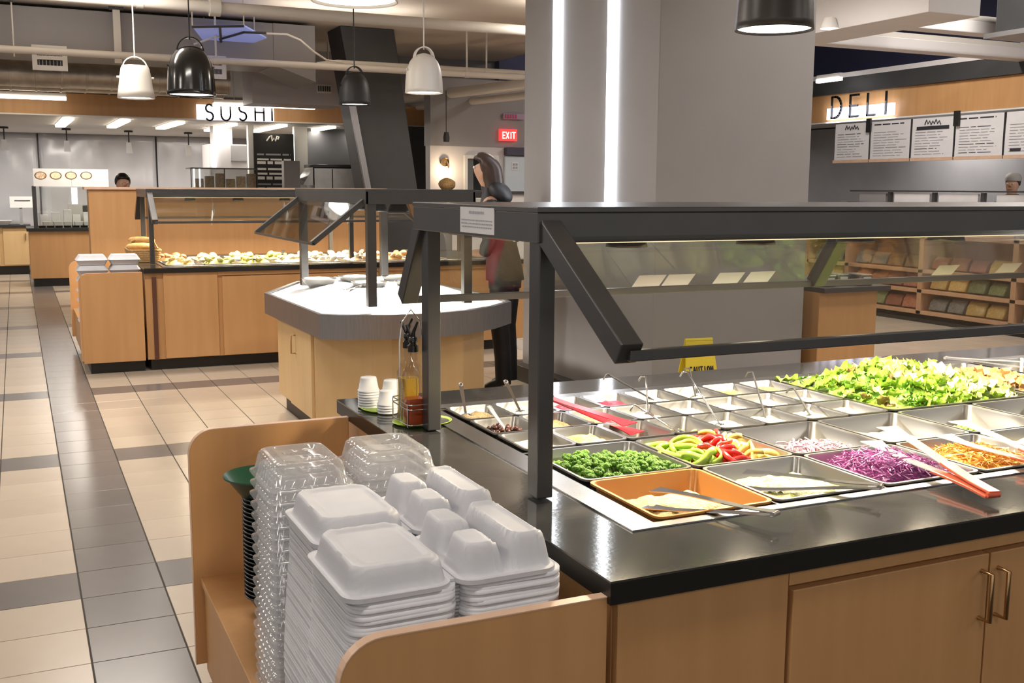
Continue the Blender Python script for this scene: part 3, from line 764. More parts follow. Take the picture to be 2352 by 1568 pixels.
def fx(i): return GX[i], GX[i]+0.3125
big = [(0, 'A', 'amber_pan', 'amber food pan holding creamy yellow grain salad'), (0, 'B', None, 'steel half pan filled with broccoli florets'),
       (1, 'A', None, 'steel half pan holding creamy slaw and steel tongs'), (1, 'B', None, 'steel half pan of green red and yellow peppers'),
       (2, 'A', None, 'steel half pan of shredded purple cabbage'), (2, 'B', None, 'steel half pan with a little sliced red onion'),
       (3, 'A', None, 'steel half pan of shredded orange carrot'), (3, 'B', None, 'steel half pan of creamy cucumber salad'),
       (4, 'A', None, 'steel half pan of pale pasta salad beside the carrots'), (4, 'B', None, 'steel half pan with a small heap of green peas')]
for i, rw, mt, lb in big:
    x0, x1 = fx(i); y0, y1 = (A0, A1) if rw == 'A' else (B0, B1)
    pan(x0, x1, y0, y1, 0.085 if rw == 'A' else 0.075, lb, M[mt] if mt else None)
I_ = 0.0175
def inner(i, rw):
    x0, x1 = fx(i); y0, y1 = (A0, A1) if rw == 'A' else (B0, B1)
    return x0+I_, x1-I_, y0+I_, y1-I_
heap('grain_salad', 'creamy yellow grain salad heaped in the amber pan', M['grain'], *inner(0, 'A'), 0.862, 0.886, 0.012, 26, 1.0, tilt=(0.0, -0.024))
heap('creamy_slaw', 'pale yellow creamy slaw under the steel tongs', M['slaw'], *inner(1, 'A'), 0.872, 0.892, 0.012, 26, 4.0, tilt=(0, -0.016))
heap('cucumber_salad', 'pale creamy cucumber salad low in its steel pan', M['cuc'], *inner(3, 'B'), 0.862, 0.878, 0.010, 22, 6.0, tilt=(-0.01, -0.01))
heap('pasta_salad', 'pale creamy pasta salad beside the shredded carrot', M['cream'], *inner(4, 'A'), 0.855, 0.905, 0.018, 22, 9.0)
# broccoli: each floret a thing
def ico(r=1, sub=1):
    p = (1+5**.5)/2
    V = [Vector(q).normalized() for q in ((-1,p,0),(1,p,0),(-1,-p,0),(1,-p,0),(0,-1,p),(0,1,p),(0,-1,-p),(0,1,-p),(p,0,-1),(p,0,1),(-p,0,-1),(-p,0,1))]
    Fc = [(0,11,5),(0,5,1),(0,1,7),(0,7,10),(0,10,11),(1,5,9),(5,11,4),(11,10,2),(10,7,6),(7,1,8),(3,9,4),(3,4,2),(3,2,6),(3,6,8),(3,8,9),(4,9,5),(2,4,11),(6,2,10),(8,6,7),(9,8,1)]
    for _ in range(sub):
        c = {}; nf = []
        def mid(a, b_):
            k = (min(a, b_), max(a, b_))
            if k not in c: V.append(((V[a]+V[b_])/2).normalized()); c[k] = len(V)-1
            return c[k]
        for a, b_, d in Fc:
            x, y, z = mid(a, b_), mid(b_, d), mid(d, a)
            nf += [(a, x, z), (b_, y, x), (d, z, y), (x, y, z)]
        Fc = nf
    return [v*r for v in V], Fc
M['broc'] = mat('broccoli_green', (0.09, 0.30, 0.02), 0.55, var=(0.26, 0.50, 0.05), scale=220, bump=0.9, bscale=520, rand=0.18)
M['broc_stem'] = mat('broccoli_stem', (0.42, 0.56, 0.20), 0.5)
IV, IF = ico(1, 1)
def floret(seed):
    r_ = random.Random(seed); cr = MB()
    for k in range(26):
        th = math.acos(1-r_.random()*0.95); ph = r_.random()*6.283
        d = Vector((math.sin(th)*math.cos(ph), math.sin(th)*math.sin(ph), math.cos(th)*0.75))
        rad = r_.uniform(0.0042, 0.0068)
        cr.add([d*0.0125+Vector((0, 0, 0.012))+v*rad*(1+0.12*r_.uniform(-1, 1)) for v in IV], IF)
    st = MB().tube([(0, 0, -0.012), (0, 0, 0.0), (0, 0, 0.012)], [0.006, 0.0055, 0.009], 8)
    return cr.mesh('floret_crown', M['broc'], True), st.mesh('floret_stem', M['broc_stem'], True)
FL = [floret(s) for s in (1, 2, 3)]
def put(name, me, loc, rot, sc, label, cat, group, sub=None):
    if sub is None:
        o = bpy.data.objects.new(name, me); COL.objects.link(o)
    else:
        o = bpy.data.objects.new(name, None); o.empty_display_size = 0.01; COL.objects.link(o)
        for nm, mm in ((me[0].name.split('.')[0], me[0]), (sub, me[1])):
            c = bpy.data.objects.new(nm, mm); COL.objects.link(c); c.parent = o
    o.location = loc; o.rotation_euler = rot; o.scale = (sc,)*3
    return tag(o, label, cat, group)
x0, x1, y0, y1 = inner(0, 'B')
x0, x1, y0, y1 = x0+0.002, x1-0.002, y0+0.002, y1-0.002
nb_ = 0
for lay, (nx_, ny_) in enumerate(((9, 9), (8, 7))):
    for i in range(nx_):
        for j in range(ny_):
            u, v = (i+0.5+RND.uniform(-.3, .3))/nx_, (j+0.5+RND.uniform(-.3, .3))/ny_
            if lay and (v > 0.80): continue
            x, y = x0+(x1-x0)*u, y0+(y1-y0)*v
            z = 0.868+0.020*lay+0.012*sm(min(u, 1-u, v, 1-v)/0.3)-0.012*v
            put('broccoli_floret', FL[RND.randrange(3)], (x, y, z), (RND.uniform(-.5, .5), RND.uniform(-.5, .5), RND.uniform(0, 6.3)), RND.uniform(0.85, 1.2),
                'small bright green broccoli floret in the steel half pan', 'broccoli', 'broccoli florets in the pan', 'floret_stem')
# peppers
M['pep_g'] = mat('green_pepper', (0.38, 0.58, 0.06), 0.22, var=(0.50, 0.68, 0.12), scale=20, rand=0.12, spec=0.7)
M['pep_r'] = mat('red_pepper', (0.62, 0.018, 0.02), 0.2, var=(0.74, 0.05, 0.04), scale=20, rand=0.12, spec=0.7)
M['pep_y'] = mat('yellow_pepper', (0.88, 0.62, 0.08), 0.22, var=(0.92, 0.74, 0.30), scale=20, rand=0.1, spec=0.7)
def ring_mesh(seed, material, nm):
    r_ = random.Random(seed); pts = []; k3, k2 = r_.uniform(0.10, 0.2), r_.uniform(0.1, 0.25); ph = r_.random()*6
    for i in range(25):
        a = 2*math.pi*i/24
        rad = 0.032*(1+k3*math.cos(3*a+ph)+0.5*k2*math.cos(2*a))
        pts.append((rad*math.cos(a), rad*math.sin(a), 0.006*math.sin(2*a+ph)))
    m_ = MB(); loops = []
    m_.ribbon(pts, 0.013, 0.0045, (0, 0, 1))
    return m_.mesh(nm, material, True)
def strip_mesh(seed, material, nm, L=0.08):
    r_ = random.Random(seed); c = r_.uniform(0.3, 1.4); pts = []; wd = []
    for i in range(11):
        t = i/10-0.5
        pts.append((t*L, 0.018*c*(4*t*t)-0.006, 0.010*math.sin(t*5+c))); wd.append(0.013*(1-1.2*t*t*t*t*8*0.4))
    return MB().ribbon(pts, wd, 0.0042, (0, 0.25, 1)).mesh(nm, material, True)
PG = [ring_mesh(s, M['pep_g'], 'green_pepper_ring') for s in (1, 2, 3)] + [strip_mesh(5, M['pep_g'], 'green_pepper_ring')]
PR = [strip_mesh(s, M['pep_r'], 'red_pepper_strip') for s in (1, 2, 3, 4)]
PY = [strip_mesh(s, M['pep_y'], 'yellow_pepper_strip') for s in (1, 2, 3, 4)]
x0, x1, y0, y1 = inner(1, 'B')
heap('pepper_bed', 'layer of cut peppers below the visible pepper pieces', M['yellowfood'], x0, x1, y0, y1, 0.860, 0.872, 0.004, 30, 2.0)
for kind, lst, ua, ub, n, nm, lb in (('g', PG, 0.10, 0.36, 26, 'green_pepper_ring', 'glossy green pepper slice piled in the pepper pan'), ('r', PR, 0.36, 0.68, 46, 'red_pepper_strip', 'glossy red pepper strip piled between green and yellow ones'), ('y', PY, 0.66, 0.92, 36, 'yellow_pepper_strip', 'yellow pepper strip piled in the pepper pan')):
    for k in range(n):
        u = RND.uniform(ua, ub); v = RND.uniform(0.12, 0.88); lay = k/n
        z = 0.878+0.045*lay*(1-abs(u-0.5))-0.010*v
        put(nm, lst[RND.randrange(len(lst))], (x0+(x1-x0)*u, y0+(y1-y0)*v, z), (RND.uniform(-.4, .4), RND.uniform(-.4, .4), RND.uniform(0, 6.3)), RND.uniform(1.1, 1.5), lb, 'pepper', nm.replace('_', ' ')+'s in the pepper pan')
# shreds
def shreds(x0, x1, y0, y1, zb, zp, n, L, wd, seed, curl=1.0, flat=0.5, edge=0.3):
    r_ = random.Random(seed); m_ = MB()
    for k in range(n):
        x, y = r_.uniform(x0, x1), r_.uniform(y0, y1)
        z = hz(x, y, x0, x1, y0, y1, zb, zp, edge)*1.0 - r_.random()**2*0.02
        a = r_.random()*6.283; l = L*r_.uniform(0.6, 1.2); c = r_.uniform(-1, 1)*curl; p = r_.uniform(-flat, flat)
        pts = []
        for i in range(5):
            t = i/4-0.5
            lx, ly, lz = t*l, c*l*0.9*t*t*2, t*l*p+0.006*c*math.cos(t*4)
            xx = x+lx*math.cos(a)-ly*math.sin(a); yy = y+lx*math.sin(a)+ly*math.cos(a)
            pts.append((min(max(xx, x0-0.012), x1+0.012), min(max(yy, y0-0.012), y1+0.012), z+lz))
        m_.ribbon(pts, wd*r_.uniform(0.7, 1.3), wd*0.4, (r_.uniform(-1, 1), r_.uniform(-1, 1), r_.uniform(-0.6, 1)))
    return m_
M['cab'] = mat('purple_cabbage', (0.34, 0.03, 0.24), 0.35, var=(0.60, 0.22, 0.54), scale=90)
M['cab_l'] = mat('pale_cabbage_edge', (0.72, 0.42, 0.70), 0.4, var=(0.5, 0.16, 0.46), scale=60)
M['onion'] = mat('red_onion', (0.80, 0.62, 0.66), 0.3, var=(0.62, 0.30, 0.42), scale=40)
M['carrot'] = mat('carrot_shred', (0.86, 0.36, 0.03), 0.4, var=(0.93, 0.52, 0.08), scale=50)
def stuff_obj(mb, name, label, mtl, parent=None):
    o = mb.build(name, mtl, parent, smooth=False); o['kind'] = 'stuff'
    if parent is None: tag(o, label, 'food')
    return o
x0, x1, y0, y1 = inner(2, 'A')
cb_ = stuff_obj(shreds(x0, x1, y0, y1, 0.870, 0.925, 1100, 0.05, 0.0034, 5, 1.3), 'shredded_cabbage', 'heap of finely shredded purple cabbage in its pan', M['cab'])
stuff_obj(shreds(x0, x1, y0, y1, 0.871, 0.928, 420, 0.045, 0.0030, 6, 1.3), 'pale_shreds', '', M['cab_l'], cb_)
stuff_obj(mound(x0, x1, y0, y1, 0.855, 0.905, 0.004, 30, 3.0), 'cabbage_core', '', M['cab'], cb_)
x0, x1, y0, y1 = inner(2, 'B')
stuff_obj(shreds(x0, x1, y0, y0+0.20, 0.866, 0.888, 420, 0.045, 0.0045, 8, 1.4), 'sliced_onion', 'thin slices of red onion low in the steel pan', M['onion'])
x0, x1, y0, y1 = inner(3, 'A')
ca_ = stuff_obj(shreds(x0, x1, y0, y1, 0.878, 0.912, 1300, 0.045, 0.0028, 9, 0.4, 0.3), 'shredded_carrot', 'heap of finely shredded orange carrot in its pan', M['carrot'])
stuff_obj(mound(x0, x1, y0, y1, 0.86, 0.895, 0.004, 30, 3.0), 'carrot_core', '', M['carrot'], ca_)
x0, x1, y0, y1 = inner(4, 'B')
pm = MB(); IV0, IF0 = ico(1, 1); r_ = random.Random(4)
for k in range(420):
    a = r_.random()*6.283; q = math.sqrt(r_.random())
    X, Y = (x0+x1)/2-0.045+0.085*q*math.cos(a), (y0+y1)/2-0.01+0.075*q*math.sin(a)
    z = 0.846+0.044*(1-q*q)*r_.uniform(0.6, 1.0)
    pm.add([v*0.0042+Vector((X, Y, z)) for v in IV0], IF0)
pe = pm.build('green_peas', mat('pea_green', (0.28, 0.50, 0.04), 0.35, var=(0.36, 0.58, 0.08), scale=40), smooth=True, angle=180); tag(pe, 'small heap of bright green peas in a deep steel pan', 'peas'); pe['kind'] = 'stuff'

# ---- rows of small pans behind
SX0, SW, SYR = 1.200, 0.1598, [(2.494, 2.690), (2.697, 2.893), (2.900, 3.096)]
cont = {(0, 0): ('cream', 'pale cream dressing in the small pan beside the post'), (1, 0): ('yellowfood', 'chopped egg and yolk in a small steel pan'), (3, 0): (None, ''), (2, 0): None,
        (4, 0): ('whitefood', 'crumbled white cheese in the small pan near the peppers'), (5, 0): ('cream', 'smooth cream dressing in the small front pan'), (6, 0): ('cuc', 'beige creamy spread in the small front pan'), (7, 0): ('grain', 'yellowish dip in the small pan by the lettuce'),
        (0, 1): (None, ''), (1, 1): ('seed', 'mixed pale seeds in the small pan behind the egg'), (2, 1): ('seed', 'chickpeas and seeds below the red tongs'), (3, 1): ('whitefood', 'white diced tofu in the small middle pan'), (4, 1): ('cream', 'thick white yoghurt in the small middle pan'), (5, 1): ('whitefood', 'white rice like grains in the small middle pan'), (6, 1): ('cream', 'pale creamy spread in the small middle pan'), (7, 1): ('cuc', 'beige creamy dip in the small middle pan by lettuce'),
        (0, 2): ('seed', 'pale seeds in the rear corner pan'), (1, 2): ('whitefood', 'pale shavings in the rear pan beside the spoon'), (2, 2): ('beet', 'dark red sliced beets in a rear small pan'), (3, 2): ('beet', 'second pan of dark red beet pieces at the rear'), (4, 2): ('whitefood', 'bright white cottage cheese in a rear small pan'), (5, 2): ('cream', 'cream coloured dressing in a rear small pan'), (6, 2): ('yellowfood', 'yellow corn mix in a rear small pan'), (7, 2): ('seed', 'yellowish nuts in the rear pan by the lettuce')}
for i in range(8):
    for j in range(3):
        x0 = SX0+i*0.1605; y0, y1 = SYR[j]; c = cont[(i, j)]
        nm = 'empty small steel pan with a bare warm-lit inside' if c is None else ('small steel pan of ' + ('black olives' if (i, j) == (0, 1) else 'yellow banana peppers' if (i, j) == (3, 0) else ' '.join(c[1].split()[:3]))) + ' in the small pan grid'
        pan(x0, x0+SW, y0, y1, 0.07, nm, r=0.018)
        if c and c[0]:
            heap('pan_filling', c[1], M[c[0]], x0+0.0145, x0+SW-0.0145, y0+0.0145, y1-0.0145, 0.880, 0.896, 0.007, 40, i*3.1+j, n=14)
M['olive'] = mat('black_olive', (0.045, 0.018, 0.016), 0.22, var=(0.09, 0.03, 0.02), scale=60)
ov = MB().add([Vector((v.x*0.0095, v.y*0.007, v.z*0.007)) for v in IV], IF).mesh('black_olive', M['olive'], True)
for k in range(90):
    u, v = RND.uniform(0.17, 0.83), RND.uniform(0.15, 0.85)
    put('black_olive', ov, (SX0+SW*u, SYR[1][0]+0.196*v, 0.868+0.034*(k/90)*sm(min(u, 1-u, v, 1-v)/0.35)), (RND.random()*3, RND.random()*3, RND.random()*6), RND.uniform(0.85, 1.15), 'dark brown black olive piled in the corner pan', 'olive', 'olives in the corner pan')
for k in range(26):
    u, v = RND.uniform(0.25, 0.75), RND.uniform(0.22, 0.78)
    put('banana_pepper', PY[k % 4], (SX0+3*0.1605+SW*u, SYR[0][0]+0.196*v, 0.860+0.026*k/26), (RND.uniform(-.5, .5), RND.uniform(-.5, .5), RND.random()*6), 0.62, 'pickled yellow banana pepper piece in a small pan', 'pepper', 'banana peppers in the small pan')

# ---- lettuce
pan(2.490, 3.135, 2.497, 3.10, 0.08, 'large steel pan heaped with mixed green lettuce', r=0.03)
M['let'] = [mat('lettuce_pale', (0.50, 0.62, 0.14), 0.4, var=(0.74, 0.78, 0.40), scale=25, rand=0.12, bump=0.4, bscale=60),
            mat('lettuce_green', (0.20, 0.40, 0.03), 0.4, var=(0.42, 0.58, 0.10), scale=25, rand=0.2, bump=0.4, bscale=60),
            mat('lettuce_dark', (0.10, 0.26, 0.03), 0.4, var=(0.22, 0.40, 0.06), scale=25, rand=0.25, bump=0.4, bscale=60),
            mat('lettuce_red', (0.16, 0.06, 0.03), 0.4, var=(0.26, 0.22, 0.06), scale=25, rand=0.2, bump=0.4, bscale=60)]
def leaf(seed, L, W_, ruffle):
    r_ = random.Random(seed); n, m = 9, 8; v = []
    ph = r_.random()*6
    for i in range(n+1):
        t = i/n; wd = W_*math.sin(math.pi*min(1, 0.12+0.9*t))**0.7
        for j in range(m+1):
            s = j/m*2-1; e = abs(s)**2
            v.append((t*L-L/2, s*wd/2+0.002*math.sin(9*t+ph), 0.35*L*(t-0.5)**2*r_.uniform(0.9, 1.1)+0.22*W_*s*s*(0.5+t) + e*ruffle*math.sin(t*17+ph+s*2)+e*ruffle*0.6*r_.uniform(-1, 1)))
    return MB().add(v, [(i*(m+1)+j, i*(m+1)+j+1, (i+1)*(m+1)+j+1, (i+1)*(m+1)+j) for i in range(n) for j in range(m)])
LV = []
for c in range(4):
    LV.append([leaf(10*c+s, (0.095, 0.10, 0.062, 0.075)[c], (0.075, 0.07, 0.034, 0.05)[c], (0.010, 0.010, 0.005, 0.008)[c]).mesh('lettuce_leaf', M['let'][c], True) for s in range(3)])
heap('lettuce_bed', 'bed of packed green lettuce filling the large pan', M['let'][1], 2.515, 3.11, 2.525, 3.075, 0.870, 0.912, 0.024, 14, 5.0)
names_ = ('crisp pale green iceberg lettuce leaf on the salad heap', 'bright green ruffled lettuce leaf on the salad heap', 'small dark green salad leaf on the lettuce heap', 'reddish brown lettuce leaf among the green ones')
for k in range(270):
    u, v = RND.uniform(0.02, 0.98), RND.uniform(0.02, 0.98)
    p = RND.random()
    if u < 0.40: c = 2 if p < 0.66 else (1 if p < 0.92 else 3)
    elif u < 0.6: c = 1 if p < 0.5 else (0 if p < 0.75 else (2 if p < 0.93 else 3))
    else: c = 0 if p < 0.72 else 1
    x, y = 2.51+0.60*u, 2.52+0.56*v
    z = 0.896+0.052*sm(min(u, 1-u, v, 1-v)/0.32)*(0.8+0.5*u) + RND.uniform(-0.008, 0.012)
    put('lettuce_leaf', LV[c][RND.randrange(3)], (x, y, z), (RND.uniform(-.7, .7), RND.uniform(-.7, .7), RND.random()*6.3), RND.uniform(0.55, 0.95), names_[c], 'lettuce', ('pale lettuce leaves', 'green lettuce leaves', 'dark salad leaves', 'red lettuce leaves')[c])
# pans right of the lettuce
M['crouton'] = mat('toasted_crouton', (0.46, 0.24, 0.08), 0.6, var=(0.60, 0.36, 0.14), scale=30, rand=0.2)
pan(3.16, 3.47, 2.497, 3.10, 0.08, 'steel pan of toasted brown croutons right of the lettuce')
cme = B(-0.011, 0.011, -0.010, 0.010, -0.009, 0.009).mesh('crouton', M['crouton'])
for k in range(150):
    u, v = RND.uniform(0.1, 0.9), RND.uniform(0.08, 0.92)
    put('crouton', cme, (3.16+0.31*u, 2.497+0.60*v, 0.868+0.05*(k/150)*sm(min(u, 1-u, v, 1-v)/0.3)+0.01), (RND.random()*3, RND.random()*3, RND.random()*6), RND.uniform(0.8, 1.3), 'toasted brown crouton cube in the pan beyond lettuce', 'crouton', 'croutons in the steel pan')
pan(3.49, 3.80, 2.497, 3.10, 0.08, 'far steel pan of pale cream beyond the croutons')
heap('pan_filling', 'pale cream dressing in the far steel pan', M['cream'], 3.515, 3.775, 2.525, 3.07, 0.85, 0.875, 0.008, 20, 7.7)
for i, x in enumerate((2.805, 3.125, 3.445)):
    for rw, (y0, y1) in (('front', (A0, A1)), ('rear', (B0, B1))):
        pan(x if i else 2.805, x+0.3125, y0, y1, 0.08, 'steel half pan of the %s row beyond the pasta salad' % rw, group='half pans at the far end')
# ================================================================ UTENSILS, CRUETS, CUPS
M['red_plastic'] = mat('red_plastic', (0.62, 0.018, 0.030), 0.25, spec=0.6)
M['orange_plastic'] = mat('red_orange_grip', (0.60, 0.11, 0.055), 0.35)
M['clear_plastic'] = pane('clear_utensil_plastic', (0.86, 0.86, 0.87), 1.55, 0.05, haze=0.30)
def tongs(label, hinge_p, tip_p, spread, material, grip=None, wd=0.018, lift=0.0, group=None):
    h, t = Vector(hinge_p), Vector(tip_p)
    d = (t-h); L = d.length; d.normalize(); sd = d.cross(Vector((0, 0, 1))).normalized(); up = sd.cross(d)
    o = thing('serving_tongs', label, 'tongs', h)
    for s in (-1, 1):
        pts = []; w_ = []
        for i in range(13):
            u = i/12
            off = 0.006+(spread/2-0.006)*sm((u-0.08)/0.8)
            pts.append(h+d*L*u+up*(s*off*0.62)+sd*s*off*0.75)
            w_.append(wd*(0.85+0.25*u+(0.9 if u > 0.85 else 0)*(u-0.85)/0.15))
        m_ = MB().ribbon(pts, w_, 0.0022, sd)
        a = m_.build('tong_arm', material, o, smooth=True, angle=50)
        if grip:
            MB().ribbon([p+up*0.001*s for p in pts[0:6]], [x*1.10 for x in w_[0:6]], 0.007, sd).build('grip', grip, a, bevel=0.002)
    MB().tube([h-sd*wd*0.5, h+sd*wd*0.5], 0.006, 10).build('hinge', grip or material, o, smooth=True, angle=50)
    return o
tongs('steel tongs resting in the amber grain salad pan', (1.405, 1.715, 0.930), (1.28, 2.00, 0.902), 0.05, M['chrome'], None, 0.024)
tongs('steel tongs resting in the creamy slaw pan', (1.755, 1.78, 0.932), (1.56, 2.03, 0.905), 0.05, M['chrome'], None, 0.024)
tongs('clear tongs with red-orange grips lying in the purple cabbage', (1.965, 1.650, 0.922), (2.065, 2.11, 0.955), 0.06, M['clear_plastic'], M['orange_plastic'], 0.032)
tongs('clear tongs with red-orange grips lying in the shredded carrot', (2.30, 1.70, 0.925), (2.335, 2.12, 0.945), 0.06, M['clear_plastic'], M['orange_plastic'], 0.032)
tongs('bright red plastic tongs across the small chickpea pans', (1.475, 2.90, 0.955), (1.600, 2.60, 0.908), 0.055, M['red_plastic'], None, 0.036)
tongs('clear tongs lying across the far steel pans', (3.42, 3.15, 0.925), (3.62, 2.75, 0.93), 0.05, M['clear_plastic'], None, 0.024)
def spoon(label, end_p, bowl_p, wd=0.016, kind='spoon', material=None):
    a, b_ = Vector(end_p), Vector(bowl_p); d = (b_-a).normalized(); sd = d.cross(Vector((0, 0, 1))).normalized()
    mt = material or M['chrome']
    o = thing('serving_spoon' if kind == 'spoon' else 'wire_ladle', label, 'spoon' if kind == 'spoon' else 'ladle', b_)
    if kind == 'spoon':
        m_ = MB(); n = 8
        pts = [a.lerp(b_, i/n) for i in range(n+1)]
        m_.ribbon(pts, [wd*(1.0-0.5*min(1, i/n*1.4)) for i in range(n+1)], 0.003, sd).build('handle', mt, o, smooth=True, angle=40)
        MB().tube([a+sd*0.006*math.cos(t)+d*(0.010+0.009*math.sin(t))+Vector((0, 0, 0.0022)) for t in [i*6.2832/12 for i in range(13)]], 0.0012, 5).build('hanging_loop', M['inkgrey'], o)
    else:
        hook = a + Vector((0, 0.004, 0))
        MB().tube([a+sd*0.024-d*0.004-Vector((0, 0, 0.018)), a+sd*0.016, a, a.lerp(b_, 0.5), b_], 0.0032, 7).build('handle', mt, o, smooth=True, angle=60)
    m_ = MB(); loops = []
    up = sd.cross(d)
    for k, (r_, z_) in enumerate(((0.026, 0.004), (0.024, -0.006), (0.016, -0.013), (0.0005, -0.016))):
        loops.append([tuple(b_+d*(0.022+r_*1.25*math.cos(t))+sd*r_*math.sin(t)+Vector((0, 0, z_))) for t in [i*2*math.pi/16 for i in range(16)]])
    m_.loft(loops).build('bowl', mt, o, smooth=True)
    return o
spoon('steel spoon standing in the seed pan at the rear corner', (1.289, 3.175, 0.968), (1.245, 3.02, 0.892))
spoon('steel spoon standing in the pale shavings pan', (1.445, 3.165, 0.968), (1.425, 3.00, 0.892))
spoon('clear plastic spoon standing in the black olives', (1.27, 2.90, 0.945), (1.285, 2.80, 0.885), material=M['clear_plastic'])
spoon('clear plastic spoon dipping into the cream dressing', (1.345, 2.72, 0.945), (1.285, 2.60, 0.885), material=M['clear_plastic'])
spoon('steel hook ladle in the front white cheese pan', (2.045, 2.985, 0.985), (1.900, 2.59, 0.892), kind='ladle')
spoon('steel hook ladle in the middle tofu pan', (1.880, 2.985, 0.980), (1.775, 2.80, 0.892), kind='ladle')
spoon('steel hook ladle in the banana pepper pan', (1.665, 2.700, 0.955), (1.74, 2.58, 0.890), kind='ladle')
spoon('dark wire ladle crossing towards the cream dressing pan', (2.30, 2.96, 0.970), (2.08, 2.60, 0.892), kind='ladle', material=M['paint_dark'])
spoon('dark wire ladle in the beige spread pan', (2.30, 2.74, 0.952), (2.24, 2.58, 0.892), kind='ladle', material=M['paint_dark'])
spoon('dark wire ladle in the rear cream pan', (2.16, 3.14, 0.965), (2.08, 2.98, 0.892), kind='ladle', material=M['paint_dark'])
spoon('dark wire ladle in the rear cottage cheese pan', (1.83, 3.15, 0.965), (1.92, 2.98, 0.892), kind='ladle', material=M['paint_dark'])

# trays, cups and cruets
M['lime'] = mat('lime_plastic', (0.44, 0.66, 0.06), 0.35)
for (cx, cy, rx, ry, lb) in ((1.075, 2.955, 0.092, 0.075, 'lime green oval tray under the oil and vinegar bottles'), (1.035, 3.19, 0.078, 0.085, 'lime green oval tray under the white portion cups')):
    n = 40
    L = [[(cx+rx*s*math.cos(2*math.pi*i/n), cy+ry*s*math.sin(2*math.pi*i/n), CT+z) for i in range(n)] for s, z in ((0.90, 0.0006), (1.0, 0.007), (0.985, 0.008), (0.88, 0.0025), (0.02, 0.0025))]
    tag(MB().loft(L, True, True).build('oval_tray', M['lime'], smooth=True, angle=50), lb, 'tray')
M['cupw'] = mat('white_portion_cup', (0.78, 0.79, 0.82), 0.4, trans=0.15)
def cup_stack(x, y, r, n, pitch, h, label):
    me = MB().lathe([(r, 0.0), (r*1.0, 0.004), (r*0.93, 0.004), (r*0.74, h-0.004), (r*0.70, h), (0.0005, h)], (0, 0, 0), 24).mesh('portion_cup', M['cupw'], True)
    for k in range(n):
        o = bpy.data.objects.new('portion_cup', me); COL.objects.link(o); o.location = (x, y, CT+0.0035+k*pitch)
        tag(o, label, 'cup', label)
cup_stack(0.995, 3.235, 0.035, 7, 0.0085, 0.045, 'upturned white paper cup in the tallest cup stack')
cup_stack(1.075, 3.245, 0.034, 5, 0.0085, 0.045, 'upturned white paper cup in the stack behind')
cup_stack(1.022, 3.125, 0.033, 4, 0.0085, 0.045, 'upturned white paper cup in the shortest front stack')
M['bottleglass'] = pane('bottle_glass', (0.90, 0.88, 0.86), 1.5, 0.0)
M['oil'] = mat('olive_oil', (0.66, 0.43, 0.03), 0.12, trans=0.3)
M['vinegar'] = mat('red_vinegar', (0.52, 0.085, 0.02), 0.12, trans=0.2)
def sq(hw, r, z, cx, cy): return rrect(cx-hw, cx+hw, cy-hw, cy+hw, r, CT+0.004+z, 4)
def cruet(cx, cy, level, liquid, label):
    t = thing('cruet_bottle', label, 'bottle', (cx, cy, CT+0.004))
    hw = 0.029
    L = [sq(hw-0.004, 0.010, 0.0, cx, cy), sq(hw, 0.010, 0.005, cx, cy), sq(hw, 0.010, 0.148, cx, cy), sq(hw-0.006, 0.014, 0.168, cx, cy), sq(0.014, 0.0138, 0.192, cx, cy), sq(0.012, 0.0118, 0.215, cx, cy), sq(0.0145, 0.0142, 0.217, cx, cy), sq(0.0145, 0.0142, 0.225, cx, cy)]
    MB().loft(L, True, False).build('glass_body', M['bottleglass'], t, smooth=True, angle=45)
    i = 0.0035
    MB().loft([sq(hw-i, 0.008, 0.006, cx, cy), sq(hw-i, 0.008, min(level, 0.147), cx, cy)], True, True).build('liquid', liquid, t)
    s = MB().lathe([(0.0155, 0.222), (0.0155, 0.240), (0.010, 0.246), (0.013, 0.252), (0.013, 0.262), (0.008, 0.268)], (cx, cy, CT+0.004), 18, cap0=True, cap1=True).build('stopper', M['black'], t, smooth=True, angle=40)
    MB().tube([(cx, cy, CT+0.268), (cx, cy-0.006, CT+0.285), (cx+0.006, cy-0.022, CT+0.315)], [0.0075, 0.006, 0.0035], 10).build('pour_spout', M['black'], s, smooth=True, angle=60)
    MB().beam((cx-0.004, cy+0.004, CT+0.27), (cx-0.016, cy+0.012, CT+0.305), 0.014, 0.004).build('spout_flap', M['black'], s)
    return t
cruet(1.030, 2.905, 0.085, M['vinegar'], 'square glass cruet half full of red vinegar')
cruet(1.042, 2.985, 0.132, M['oil'], 'square glass cruet of golden olive oil behind the vinegar')
cd = thing('cruet_rack', 'chrome wire rack holding the oil and vinegar bottles', 'rack', (1.04, 2.945, CT+0.003))
for z in (0.014, 0.060, 0.074):
    P = rrect(1.002, 1.074, 2.868, 3.022, 0.012, CT+z, 4); P.append(P[0])
    MB().tube(P, 0.0018, 6).build('wire_band', M['chrome'], cd, smooth=True, angle=60)
MB().tube([(1.002, 2.945, CT+0.008), (1.002, 2.945, CT+0.25), (1.010, 2.945, CT+0.31), (1.038, 2.945, CT+0.345), (1.066, 2.945, CT+0.31), (1.074, 2.945, CT+0.25), (1.074, 2.945, CT+0.008)], 0.0022, 6).build('carry_handle', M['chrome'], cd, smooth=True, angle=60)
for x in (1.002, 1.074):
    for y in (2.878, 3.012):
        MB().tube([(x, y, CT+0.0075), (x, y, CT+0.075)], 0.0018, 6).build('wire_leg', M['chrome'], cd)
